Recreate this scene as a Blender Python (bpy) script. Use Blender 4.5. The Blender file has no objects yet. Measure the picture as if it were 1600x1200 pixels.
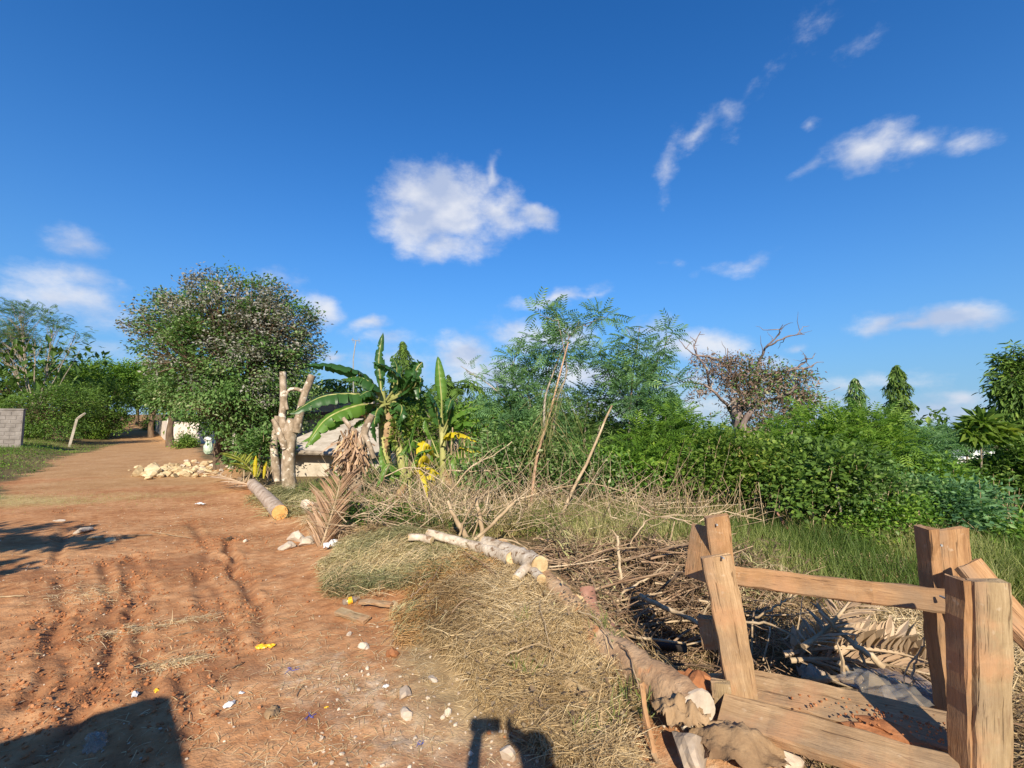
import bpy, math, random
import numpy as np
from math import radians, sin, cos, pi
from mathutils import Vector, Matrix
rng = np.random.default_rng(11)
random.seed(5)
SC = bpy.context.scene
COL = SC.collection

# ------------------------------------------------------------------ camera
FPX, HOR, CAMH = 733.0, 60.0, 1.6          # focal length and horizon drop on a 1600 px wide picture
PIT = math.atan(HOR / FPX)
cam_d = bpy.data.cameras.new('camera')
cam = bpy.data.objects.new('camera', cam_d); COL.objects.link(cam)
cam.location = (0, 0, CAMH)
cam.rotation_euler = (pi/2 + PIT, 0, 0)
cam_d.sensor_width = 36.0
cam_d.lens = 36.0 * FPX / 1600.0
cam_d.clip_start = 0.05; cam_d.clip_end = 3000
SC.camera = cam

def ray(px, py):
    v = 600.0 - py
    return np.array([px - 800.0, FPX*cos(PIT) - v*sin(PIT), v*cos(PIT) + FPX*sin(PIT)])
def P(px, py, Y):
    d = ray(px, py); return np.array([0, 0, CAMH]) + d * (Y / d[1])

# ------------------------------------------------------------------ sun, sky, exposure
SUN_EL, SUN_AZ = radians(31.0), radians(1.2)      # the sun stands behind the camera; azimuth measured from -Y
sd = np.array([sin(SUN_AZ)*cos(SUN_EL), -cos(SUN_AZ)*cos(SUN_EL), sin(SUN_EL)])   # towards the sun
sun_l = bpy.data.lights.new('sun', 'SUN'); sun_l.energy = 5.0; sun_l.angle = radians(0.53)
sun_l.color = (1.0, 0.90, 0.73)
sun = bpy.data.objects.new('sun', sun_l); COL.objects.link(sun)
sun.rotation_euler = Vector(sd).to_track_quat('Z', 'Y').to_euler()

W = bpy.data.worlds.new('World'); SC.world = W; W.use_nodes = True
wn, wl = W.node_tree.nodes, W.node_tree.links
wn.clear()
def WN(t, **k):
    n = wn.new(t)
    for a, b in k.items(): setattr(n, a, b)
    return n
sky = WN('ShaderNodeTexSky', sky_type='NISHITA', sun_disc=False)
sky.sun_elevation = SUN_EL
sky.sun_rotation = pi - SUN_AZ
sky.altitude = 0; sky.air_density = 1.0; sky.dust_density = 0.0; sky.ozone_density = 2.5
hs = WN('ShaderNodeHueSaturation'); hs.inputs['Saturation'].default_value = 1.0
tintn = WN('ShaderNodeMix', data_type='RGBA', blend_type='MULTIPLY'); tintn.inputs['Factor'].default_value = 1
tintn.inputs['B'].default_value = (.18, .92, 1.75, 1)
wl.new(sky.outputs[0], tintn.inputs['A']); wl.new(tintn.outputs['Result'], hs.inputs['Color'])
# clouds: soft ellipses in (azimuth, elevation), broken up by noise
tc = WN('ShaderNodeTexCoord'); sx = WN('ShaderNodeSeparateXYZ'); wl.new(tc.outputs['Generated'], sx.inputs[0])
def WM(op, a, b=None, c=None, clamp=False):
    n = WN('ShaderNodeMath', operation=op); n.use_clamp = clamp
    for i, x in enumerate((a, b, c)):
        if x is None: continue
        if isinstance(x, (int, float)): n.inputs[i].default_value = x
        else: wl.new(x, n.inputs[i])
    return n.outputs[0]
az = WM('ARCTAN2', sx.outputs[0], sx.outputs[1]); el = WM('ARCSINE', sx.outputs[2])
cx = WN('ShaderNodeCombineXYZ'); wl.new(az, cx.inputs[0]); wl.new(el, cx.inputs[1])
def azel(px, py):
    d = ray(px, py); d = d/np.linalg.norm(d); return math.atan2(d[0], d[1]), math.asin(d[2])
nz0 = WN('ShaderNodeTexNoise'); nz0.inputs['Scale'].default_value = 9; nz0.inputs['Detail'].default_value = 4
wl.new(cx.outputs[0], nz0.inputs['Vector'])
wsub = WN('ShaderNodeVectorMath', operation='SUBTRACT'); wl.new(nz0.outputs['Color'], wsub.inputs[0]); wsub.inputs[1].default_value = (.5, .5, .5)
wsc = WN('ShaderNodeVectorMath', operation='SCALE'); wl.new(wsub.outputs[0], wsc.inputs[0]); wsc.inputs['Scale'].default_value = 0.085
wad = WN('ShaderNodeVectorMath', operation='ADD'); wl.new(cx.outputs[0], wad.inputs[0]); wl.new(wsc.outputs[0], wad.inputs[1])
CL = [  # px, py, half width, half height, tilt (deg), strength
    (690,320,112,66,-6,1.35),(655,345,80,48,0,1.2),(690,285,62,34,-6,1.15),(770,272,16,32,-15,.75),(838,345,38,22,-22,.95),(700,378,62,32,0,1.0),(780,335,60,40,-15,1.0),
    (1048,258,22,50,-28,.60),(1095,205,52,18,38,.46),(1140,178,24,26,0,.50),(1175,135,22,9,35,.26),(1250,78,80,22,22,.16),(1355,60,46,22,22,.18),
    (1352,236,82,36,0,1.12),(1265,266,46,12,30,.42),(1430,240,60,24,4,.6),(1505,226,66,22,6,.48),(1268,198,14,9,0,.22),
    (1375,500,62,20,0,.95),(1490,494,84,24,2,1.05),(1430,504,70,14,0,.9),
    (504,480,48,26,-6,1.05),(582,505,44,20,12,.95),(525,550,34,14,0,.8),(612,532,54,20,0,.66),(425,433,52,22,0,.6),
    (865,464,84,15,12,.82),(920,452,34,8,5,.6),(850,525,110,32,-2,.95),(725,560,56,44,0,1.1),(765,590,100,36,0,1.0),(905,592,130,32,0,1.0),(1000,640,300,40,0,.8),(1180,575,70,16,0,.6),(480,630,260,40,0,.7),(1400,650,260,40,0,.6),(620,570,120,26,0,.6),
    (1085,545,110,32,-3,.98),(1010,520,60,22,0,.6),(1080,600,120,30,0,.5),(1160,412,64,14,8,.36),(1055,410,22,12,0,.32),(1240,545,22,9,0,.5),
    (1385,594,100,26,0,.7),(1330,600,60,20,0,.6),(1505,630,54,18,0,.85),(1440,660,60,22,0,.7),(1540,660,50,20,0,.6),(1270,625,60,14,0,.4),
    (122,384,64,24,-4,.56),(70,440,190,34,-6,.5),(110,480,170,46,-14,.78),(40,470,90,36,0,.7),(190,450,34,12,0,.42),(180,560,90,30,0,.45),(650,620,180,30,0,.4),
    (560,590,70,24,0,.45),(1250,660,300,22,0,.35),
]
val = None
k_rad = 1.0/FPX
for (px, py, rw, rh, tilt, st) in CL:
    a0, e0 = azel(px, py)
    d = ray(px, py); fo = FPX/np.linalg.norm(np.array([px-800, 600-py, FPX]))
    mp = WN('ShaderNodeMapping', vector_type='TEXTURE')
    mp.inputs['Location'].default_value = (a0, e0, 0)
    mp.inputs['Rotation'].default_value = (0, 0, radians(tilt))
    mp.inputs['Scale'].default_value = (rw*k_rad*fo*fo*1.15/max(cos(e0), .5), rh*k_rad*fo*1.15, 1)
    wl.new(wad.outputs[0], mp.inputs['Vector'])
    ln = WN('ShaderNodeVectorMath', operation='LENGTH'); wl.new(mp.outputs[0], ln.inputs[0])
    mr = WM('MULTIPLY_ADD', ln.outputs['Value'], -st, st)          # st*(1-r)
    val = mr if val is None else WM('SMOOTH_MAX', val, mr, 0.12)
nz = WN('ShaderNodeTexNoise'); nz.inputs['Scale'].default_value = 1.0; nz.inputs['Detail'].default_value = 9; nz.inputs['Roughness'].default_value = .66
mpn = WN('ShaderNodeMapping'); mpn.inputs['Scale'].default_value = (11, 19, 1); wl.new(cx.outputs[0], mpn.inputs['Vector']); wl.new(mpn.outputs[0], nz.inputs['Vector'])
# the same kind of cloud goes on outside the frame
nb = WN('ShaderNodeTexNoise'); nb.inputs['Scale'].default_value = 1.0; nb.inputs['Detail'].default_value = 3
mpb = WN('ShaderNodeMapping'); mpb.inputs['Scale'].default_value = (3.0, 6, 1); wl.new(cx.outputs[0], mpb.inputs['Vector']); wl.new(mpb.outputs[0], nb.inputs['Vector'])
outm = WN('ShaderNodeMapRange'); outm.inputs[1].default_value = .95; outm.inputs[2].default_value = 1.25
wl.new(WM('ABSOLUTE', az), outm.inputs[0])
gen = WM('MULTIPLY', WM('MULTIPLY', WM('SUBTRACT', nb.outputs['Fac'], .5), 3.2), outm.outputs[0])
gen = WM('SUBTRACT', gen, WM('SUBTRACT', 1.0, outm.outputs[0]))
val = WM('MAXIMUM', val, gen)
fld = WM('ADD', val, WM('MULTIPLY', WM('SUBTRACT', nz.outputs['Fac'], .5), 1.35))
cm = WN('ShaderNodeMapRange', interpolation_type='SMOOTHSTEP'); cm.inputs[1].default_value = .02; cm.inputs[2].default_value = .95
wl.new(fld, cm.inputs[0])
hz = WN('ShaderNodeMix', data_type='RGBA')            # pale air all round the horizon
hzf = WM('MULTIPLY', WM('POWER', 2.718, WM('MULTIPLY', WM('MAXIMUM', el, 0.0), -4.2)), .96)
wl.new(hzf, hz.inputs['Factor']); wl.new(hs.outputs[0], hz.inputs['A']); hz.inputs['B'].default_value = (1.95, 4.3, 6.9, 1)
hz2 = WN('ShaderNodeMix', data_type='RGBA')
wl.new(WM('MULTIPLY', WM('POWER', 2.718, WM('MULTIPLY', WM('MAXIMUM', el, 0.0), -8.0)), .8), hz2.inputs['Factor']); wl.new(hz.outputs['Result'], hz2.inputs['A']); hz2.inputs['B'].default_value = (3.9, 6.0, 7.9, 1)
nzc = WN('ShaderNodeTexNoise'); nzc.inputs['Scale'].default_value = 1.0; nzc.inputs['Detail'].default_value = 6
mpc = WN('ShaderNodeMapping'); mpc.inputs['Scale'].default_value = (9, 15, 1); mpc.inputs['Location'].default_value = (3.1, .25, 0); wl.new(cx.outputs[0], mpc.inputs['Vector']); wl.new(mpc.outputs[0], nzc.inputs['Vector'])
ccol = WN('ShaderNodeMix', data_type='RGBA'); ccol.inputs['A'].default_value = (5.2, 6.0, 7.9, 1); ccol.inputs['B'].default_value = (8.9, 9.0, 9.4, 1)
cr1 = WN('ShaderNodeMapRange'); cr1.inputs[1].default_value = .36; cr1.inputs[2].default_value = .58; wl.new(nzc.outputs['Fac'], cr1.inputs[0]); wl.new(cr1.outputs[0], ccol.inputs['Factor'])
mixc = WN('ShaderNodeMix', data_type='RGBA')
wl.new(ccol.outputs['Result'], mixc.inputs['B'])
wl.new(WM('MULTIPLY', cm.outputs[0], .86), mixc.inputs['Factor']); wl.new(hz2.outputs['Result'], mixc.inputs['A'])
bg = WN('ShaderNodeBackground'); bg.inputs['Strength'].default_value = 0.062
wl.new(mixc.outputs['Result'], bg.inputs['Color'])
wo = WN('ShaderNodeOutputWorld'); wl.new(bg.outputs[0], wo.inputs[0])

SC.view_settings.view_transform = 'Standard'; SC.view_settings.look = 'None'
SC.view_settings.exposure = 0.66; SC.view_settings.gamma = 1.0; SC.view_settings.use_curve_mapping = False
SC.render.engine = 'CYCLES'
SC.cycles.max_bounces = 6; SC.cycles.transparent_max_bounces = 8

# ------------------------------------------------------------------ noise and terrain
def _h(ix, iy, s):
    v = np.sin(ix*127.1 + iy*311.7 + s*74.7)*43758.5453
    return v - np.floor(v)
def vn(x, y, s=0):
    ix, iy = np.floor(x), np.floor(y); fx, fy = x-ix, y-iy
    fx = fx*fx*fx*(fx*(fx*6-15)+10); fy = fy*fy*fy*(fy*(fy*6-15)+10)
    a, b, c, d = _h(ix, iy, s), _h(ix+1, iy, s), _h(ix, iy+1, s), _h(ix+1, iy+1, s)
    return (a*(1-fx)+b*fx)*(1-fy) + (c*(1-fx)+d*fx)*fy - .5
def fbm(x, y, s=0, o=4, g=.5):
    r, a = 0, 1.0
    for i in range(o):
        r = r + a*vn(x*2**i + 17.3*i, y*2**i - 9.1*i, s+i); a *= g
    return r
def ss(a, b, x):
    t = np.clip((x-a)/(b-a), 0, 1); return t*t*(3-2*t)
def segd(x, y, a, b):
    ax, ay = a; bx, by = b; dx, dy = bx-ax, by-ay
    t = np.clip(((x-ax)*dx+(y-ay)*dy)/(dx*dx+dy*dy), 0, 1)
    return np.hypot(x-(ax+t*dx), y-(ay+t*dy))
def pathd(x, y, pts):
    d = 1e9
    for i in range(len(pts)-1): d = np.minimum(d, segd(x, y, pts[i], pts[i+1]))
    return d
RD = np.array([-0.63, 0.777]); RN = np.array([0.777, 0.63])        # along and across the dirt road
BERM = [(-.16, 5.5), (0.15, 4.9), (0.43, 3.95), (0.83, 2.9), (1.10, 2.25)]
TREN = [(1.15, 5.0), (1.35, 4.2), (1.55, 3.4), (1.95, 2.9)]
def road_s(x, y): return x*RN[0] + y*RN[1]
RUTS = []
for pts in ([(15,1130),(60,1050),(92,985),(96,900)], [(262,1120),(232,1030),(214,960),(205,905)], [(100,1090),(100,1000),(98,960)],
            [(150,1075),(178,1020),(190,985)], [(190,975),(226,930),(222,890),(205,868)], [(300,1130),(302,1080),(285,1040)],
            [(335,1000),(322,940),(312,890)], [(345,880),(318,850),(300,815)], [(95,880),(98,840),(100,800)], [(180,940),(208,905),(196,875)],
            [(60,1170),(130,1100),(165,1050),(178,990),(176,930),(160,880)], [(360,1010),(352,960),(330,900),(318,860)], [(410,1000),(402,950),(385,900),(352,840)], [(20,1190),(110,1120),(140,1060)], [(0,1075),(45,1010),(70,960)], [(390,940),(375,890),(350,845)]):
    w = []
    for q in pts:
        d = ray(*q); k = -CAMH/d[2]; w.append((d[0]*k, d[1]*k))
    RUTS.append(w)
def H(x, y, fine=True):
    x = np.asarray(x, float); y = np.asarray(y, float)
    left = ss(-6, -22, x)
    h = 3.1*ss(34, 95, y)*left
    h = h - 3.6*ss(12, 62, y)*ss(-4, 20, x)
    h = h + .10*fbm(x*.13, y*.13, 3, 3)
    s = road_s(x, y)
    # left verge rises, right roadside a little bank
    al = x*RD[0]+y*RD[1]
    h = h + .32*ss(-2.4, -4.2, s + .5*vn(x*.5, y*.5, 8))*ss(7.5, 13, al) + .10*ss(1.5, 2.6, s)*ss(2.5, 6, y)*ss(3.5, 2.2, x)
    d = pathd(x, y, BERM)
    h = h + .13*np.exp(-(d/.28)**2)
    h = h + .07*np.exp(-(((x+.35)/.75)**2 + ((y-3.7)/1.15)**2))
    h = h + .16*np.exp(-(((x+1.35)/.8)**2 + ((y-5.6)/.7)**2))
    t = pathd(x, y, TREN)
    h = h - .62*np.exp(-(t/.40)**2)
    h = h - .20*ss(1.15, 1.9, x)*ss(4.3, 7.5, x*0+7.5-(x-1.3)*.35)*ss(5.6, 4.6, y)*ss(2.25, 2.8, y)
    h = h + .30*np.exp(-(((x+8.7)/1.9)**2+((y-16.4)/1.5)**2))*1.0      # ground swell under the rubble heap
    if fine:
        dirt = ss(2.6, 1.2, s)*ss(-3.5, -2.2, s) + ss(1.0, .3, x)*ss(3.2, 2.4, y)
        dirt = np.clip(dirt, 0, 1)
        near = ss(16, 6, y)
        h = h + near*(.024*fbm(x*1.4, y*1.4, 21, 4) + .011*dirt*fbm(x*9, y*9, 5, 3, .6))
        cl = fbm(x*5+3, y*5, 31, 3, .55)
        h = h + near*.022*np.maximum(cl-.18, 0)*ss(-.1, .25, vn(x*1.1, y*1.1, 40)+.05)
        wx, wy = x + .10*vn(x*2.3, y*2.3, 50), y + .10*vn(x*2.3, y*2.3, 51)
        for i, r in enumerate(RUTS):
            dd = pathd(wx, wy, r)
            h = h - .024*np.exp(-(dd/.045)**2)*(.6+.8*(vn(x*7, y*7, 60+i)+.5))*ss(-.5, -.1, vn(x*2.2, y*2.2, 90+i)) + .007*np.exp(-((dd-.09)/.035)**2)*(1+2*vn(x*14, y*14, 70+i))
    return h
def HZ(x, y): return float(H(np.array([x]), np.array([y]), True)[0])
def G(px, py, dz=0.0):
    """the point of the ground seen at a pixel"""
    d = ray(px, py); ts = np.concatenate([np.linspace(.8, 12, 600), np.linspace(12.05, 140, 1200)])/d[1]
    X, Y, Z = d[0]*ts, d[1]*ts, CAMH + d[2]*ts
    hh = H(X, Y); i = np.argmax(Z <= hh)
    if Z[i] > hh[i]: i = len(ts)-1
    return np.array([X[i], Y[i], hh[i]+dz])
def onG(x, y, dz=0): return np.array([x, y, HZ(x, y)+dz])

# ------------------------------------------------------------------ mesh building
class MB:
    def __init__(s): s.v=[]; s.t=[]; s.f={3:[],4:[]}; s.m={3:[],4:[]}; s.n=0
    def add(s, v, f, tint=.5, mat=0):
        v = np.asarray(v, float).reshape(-1, 3); f = np.asarray(f, int)
        if len(f) == 0: return s
        s.v.append(v); s.t.append(np.broadcast_to(np.asarray(tint, float), (len(v),)).copy())
        k = f.shape[1]; s.f[k].append(f + s.n); s.m[k].append(np.full(len(f), mat)); s.n += len(v); return s
    def build(s, name, mats, parent=None, smooth=False, loc=None):
        if not isinstance(mats, (list, tuple)): mats = [mats]
        V = np.concatenate(s.v); T = np.concatenate(s.t)
        o_loc = np.array(parent.location) if parent is not None else (np.array(loc) if loc is not None else np.zeros(3))
        if parent is not None and parent.parent is not None: o_loc = o_loc + np.array(parent.parent.location)
        V = V - o_loc
        me = bpy.data.meshes.new(name)
        me.vertices.add(len(V)); me.vertices.foreach_set('co', V.astype(np.float32).ravel())
        idx, tot, mi = [], [], []
        for k in (3, 4):
            if s.f[k]:
                F = np.concatenate(s.f[k]); idx.append(F.ravel()); tot.append(np.full(len(F), k)); mi.append(np.concatenate(s.m[k]))
        idx = np.concatenate(idx); tot = np.concatenate(tot); mi = np.concatenate(mi)
        me.loops.add(len(idx)); me.loops.foreach_set('vertex_index', idx.astype(np.int32))
        me.polygons.add(len(tot))
        st = np.concatenate([[0], np.cumsum(tot)[:-1]])
        me.polygons.foreach_set('loop_start', st.astype(np.int32))
        me.polygons.foreach_set('loop_total', tot.astype(np.int32))
        me.polygons.foreach_set('material_index', mi.astype(np.int32))
        me.polygons.foreach_set('use_smooth', np.full(len(tot), bool(smooth)))
        for m in mats: me.materials.append(m)
        a = me.attributes.new('tint', 'FLOAT', 'POINT'); a.data.foreach_set('value', T.astype(np.float32))
        me.update(); me.validate()
        o = bpy.data.objects.new(name, me); COL.objects.link(o)
        if parent is not None: o.parent = parent
        elif loc is not None: o.location = loc
        return o
def unit(a):
    a = np.asarray(a, float); return a/np.maximum(np.linalg.norm(a, axis=-1, keepdims=True), 1e-9)
def frames(d, up=None, roll=None):
    """(n,3,3) matrices whose columns are side, direction, normal"""
    d = unit(np.atleast_2d(d)); n = len(d)
    up = np.tile([0, 0, 1.0], (n, 1)) if up is None else np.broadcast_to(up, (n, 3)).copy()
    bad = np.abs((d*unit(up)).sum(1)) > .98; up[bad] = [1.0, 0.1, 0]
    sx_ = unit(np.cross(d, up)); nz_ = np.cross(sx_, d)
    if roll is not None:
        c, s_ = np.cos(roll)[:, None], np.sin(roll)[:, None]
        sx_, nz_ = sx_*c + nz_*s_, nz_*c - sx_*s_
    return np.stack([sx_, d, nz_], axis=2)
def inst(mb, tv, tf, pos, R, sc, tint=.5, mat=0):
    tv = np.asarray(tv, float); n = len(pos)
    if n == 0: return
    sc = np.asarray(sc, float)
    if sc.ndim == 0: sc = np.full(n, float(sc))
    L = tv[None]*(sc[:, None, None] if sc.ndim == 1 else sc[:, None, :])
    V = np.einsum('nij,nkj->nki', R, L) + np.asarray(pos)[:, None]
    tf = np.asarray(tf, int)
    Fc = (tf[None] + (np.arange(n)*len(tv))[:, None, None]).reshape(-1, tf.shape[1])
    t = np.repeat(np.broadcast_to(tint, (n,)), len(tv))
    mb.add(V.reshape(-1, 3), Fc, t, mat)
def tube(mb, pts, rad, n=6, tint=.5, mat=0, cap=True, jit=0.0):
    pts = np.asarray(pts, float); m = len(pts); rad = np.broadcast_to(np.asarray(rad, float), (m,))
    d = unit(np.gradient(pts, axis=0)); u = np.array([0, 0, 1.0]) if abs(d[0][2]) < .9 else np.array([1.0, 0, 0])
    V = []; th = np.linspace(0, 2*pi, n, endpoint=False)
    for i in range(m):
        u = unit(u - d[i]*np.dot(u, d[i])); w = np.cross(d[i], u)
        r = rad[i]*(1 + jit*rng.uniform(-1, 1, n)) if jit else rad[i]
        V.append(pts[i] + (np.cos(th)*r)[:, None]*u + (np.sin(th)*r)[:, None]*w)
    V = np.concatenate(V); F = []
    for i in range(m-1):
        for j in range(n): F.append((i*n+j, i*n+(j+1) % n, (i+1)*n+(j+1) % n, (i+1)*n+j))
    mb.add(V, F, tint, mat)
    if cap:
        for (i, flip) in ((0, True), (m-1, False)):
            ring = V[i*n:(i+1)*n]; c = ring.mean(0)
            f = [(j, (j+1) % n, n) if not flip else ((j+1) % n, j, n) for j in range(n)]
            mb.add(np.vstack([ring, c]), f, tint, mat)
def bez(p0, p1, bend=(0, 0, 0), n=8, wob=0.0):
    p0, p1 = np.asarray(p0, float), np.asarray(p1, float); t = np.linspace(0, 1, n)[:, None]
    c = (p0+p1)/2 + np.asarray(bend, float)
    q = (1-t)**2*p0 + 2*t*(1-t)*c + t*t*p1
    if wob: q[1:-1] += rng.normal(0, wob, (n-2, 3))
    return q
def spline(ctrl, n=12):
    c = np.asarray(ctrl, float); m = len(c)
    if m < 3: return np.linspace(c[0], c[-1], n)
    e = np.vstack([2*c[0]-c[1], c, 2*c[-1]-c[-2]]); out = []
    for t in np.linspace(0, m-1-1e-6, n):
        i = int(t); f = t-i; a, b, cc, d = e[i], e[i+1], e[i+2], e[i+3]
        out.append(.5*((2*b)+(-a+cc)*f+(2*a-5*b+4*cc-d)*f*f+(-a+3*b-3*cc+d)*f**3))
    return np.array(out)
def ico(sub=2):
    import bmesh
    bm = bmesh.new(); bmesh.ops.create_icosphere(bm, subdivisions=sub, radius=1)
    v = np.array([q.co[:] for q in bm.verts]); f = np.array([[w.index for w in q.verts] for q in bm.faces]); bm.free(); return v, f
ICO = {k: ico(k) for k in (1, 2, 3)}
def rock(sub=2, rough=.35, seed=0, cut=6):
    v, f = ICO[sub]; v = v.copy(); r = np.random.default_rng(seed)
    for _ in range(cut):                                    # flat broken faces
        nrm = unit(r.normal(size=3)); dd = r.uniform(.45, .8); k = v@nrm; m = k > dd
        v[m] -= (k[m]-dd)[:, None]*nrm
    v *= (1 + rough*(fbm(v[:, 0]*1.7+seed*3.1+v[:, 2], v[:, 1]*1.7-v[:, 2]*1.3, seed, 3)))[:, None]
    return v, f

# ------------------------------------------------------------------ tagging
def tag(o, label=None, cat=None, group=None, kind=None):
    if label: o['label'] = label
    if cat: o['category'] = cat
    if group: o['group'] = group
    if kind: o['kind'] = kind
    return o
def thing(name, label, cat, loc, group=None):
    o = bpy.data.objects.new(name, None); COL.objects.link(o); o.location = [float(q) for q in loc]
    o.empty_display_size = .1
    return tag(o, label, cat, group)
def copy_tree(o, parent=None):
    c = o.copy(); COL.objects.link(c)
    if parent is not None: c.parent = parent
    for ch in list(o.children): copy_tree(ch, c)
    return c

# ------------------------------------------------------------------ materials
def mat_new(name):
    m = bpy.data.materials.new(name); m.use_nodes = True; nt = m.node_tree; nt.nodes.clear()
    out = nt.nodes.new('ShaderNodeOutputMaterial'); return m, nt, out
class NT:
    def __init__(s, nt): s.nt = nt
    def n(s, t, **k):
        q = s.nt.nodes.new(t)
        for a, b in k.items(): setattr(q, a, b)
        return q
    def l(s, a, b): s.nt.links.new(a, b)
    def m(s, op, a, b=None, clamp=False):
        q = s.n('ShaderNodeMath', operation=op); q.use_clamp = clamp
        for i, x in enumerate((a, b)):
            if x is None: continue
            if isinstance(x, (int, float)): q.inputs[i].default_value = x
            else: s.l(x, q.inputs[i])
        return q.outputs[0]
    def noise(s, vec, sc, det=4, ro=.55, out='Fac'):
        q = s.n('ShaderNodeTexNoise'); q.inputs['Scale'].default_value = sc; q.inputs['Detail'].default_value = det; q.inputs['Roughness'].default_value = ro
        if vec is not None: s.l(vec, q.inputs['Vector'])
        return q.outputs[out]
    def ramp(s, fac, cols):
        q = s.n('ShaderNodeValToRGB'); e = q.color_ramp.elements
        while len(e) < len(cols): e.new(.5)
        for i, (p, c) in enumerate(cols): e[i].position = p; e[i].color = (*c, 1)
        s.l(fac, q.inputs[0]); return q.outputs[0]
    def mix(s, fac, a, b, mode='MIX'):
        q = s.n('ShaderNodeMix', data_type='RGBA', blend_type=mode)
        for inp, x in ((q.inputs['Factor'], fac), (q.inputs['A'], a), (q.inputs['B'], b)):
            if isinstance(x, (int, float)): inp.default_value = x
            elif isinstance(x, tuple): inp.default_value = (*x, 1) if len(x) == 3 else x
            else: s.l(x, inp)
        return q.outputs['Result']
    def rng(s, x, a, b, c=0, d=1):
        q = s.n('ShaderNodeMapRange'); s.l(x, q.inputs[0])
        for i, w in enumerate((a, b, c, d)): q.inputs[i+1].default_value = w
        return q.outputs[0]
    def bump(s, h, st=.3, dist=.01, normal=None):
        q = s.n('ShaderNodeBump'); q.inputs['Strength'].default_value = st; q.inputs['Distance'].default_value = dist; s.l(h, q.inputs['Height'])
        if normal is not None: s.l(normal, q.inputs['Normal'])
        return q.outputs[0]
    def attr(s, name): return s.n('ShaderNodeAttribute', attribute_name=name).outputs['Fac']
def leaf_mat(name, cols, trans=.35, rough=.55, spec=.25, noise_sc=1.2, noise_amt=.35):
    m, nt, out = mat_new(name); q = NT(nt)
    t = q.attr('tint'); g = q.n('ShaderNodeNewGeometry')
    nn = q.noise(g.outputs['Position'], noise_sc, 2)
    f = q.m('ADD', t, q.m('MULTIPLY', q.m('SUBTRACT', nn, .5), noise_amt), True)
    c = q.ramp(f, [(i/(len(cols)-1), cc) for i, cc in enumerate(cols)])
    b = q.n('ShaderNodeBsdfPrincipled'); q.l(c, b.inputs['Base Color']); b.inputs['Roughness'].default_value = rough; b.inputs['Specular IOR Level'].default_value = spec
    tr = q.n('ShaderNodeBsdfTranslucent'); q.l(q.mix(1.0, c, (1.25, 1.35, .6), 'MULTIPLY'), tr.inputs[0])
    ms = q.n('ShaderNodeMixShader'); ms.inputs[0].default_value = trans; q.l(b.outputs[0], ms.inputs[1]); q.l(tr.outputs[0], ms.inputs[2]); q.l(ms.outputs[0], out.inputs[0])
    return m
def rough_mat(name, cols, sc=8, stretch=(1, 1, 1), bump=.4, bsc=30, rough=.85, dist=.01, coord='Object', tint_amt=.0, spec=.2, det=6, spots=None):
    m, nt, out = mat_new(name); q = NT(nt)
    if coord == 'Object': v = q.n('ShaderNodeTexCoord').outputs['Object']
    else: v = q.n('ShaderNodeNewGeometry').outputs['Position']
    mp = q.n('ShaderNodeMapping'); mp.inputs['Scale'].default_value = stretch; q.l(v, mp.inputs[0])
    n1 = q.noise(mp.outputs[0], sc, det, .65)
    f = q.rng(n1, .3, .7)
    if tint_amt: f = q.m('ADD', f, q.m('MULTIPLY', q.m('SUBTRACT', q.attr('tint'), .5), tint_amt), True)
    c = q.ramp(f, [(i/(len(cols)-1), cc) for i, cc in enumerate(cols)])
    if spots:
        sp = q.noise(v, spots[0], 3); c = q.mix(q.rng(sp, spots[1], spots[1]+.06), c, spots[2])
    b = q.n('ShaderNodeBsdfPrincipled'); q.l(c, b.inputs['Base Color']); b.inputs['Roughness'].default_value = rough; b.inputs['Specular IOR Level'].default_value = spec
    hh = q.m('ADD', q.noise(mp.outputs[0], bsc, 4), q.m('MULTIPLY', n1, .6))
    q.l(q.bump(hh, bump, dist), b.inputs['Normal']); q.l(b.outputs[0], out.inputs[0])
    return m
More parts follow.
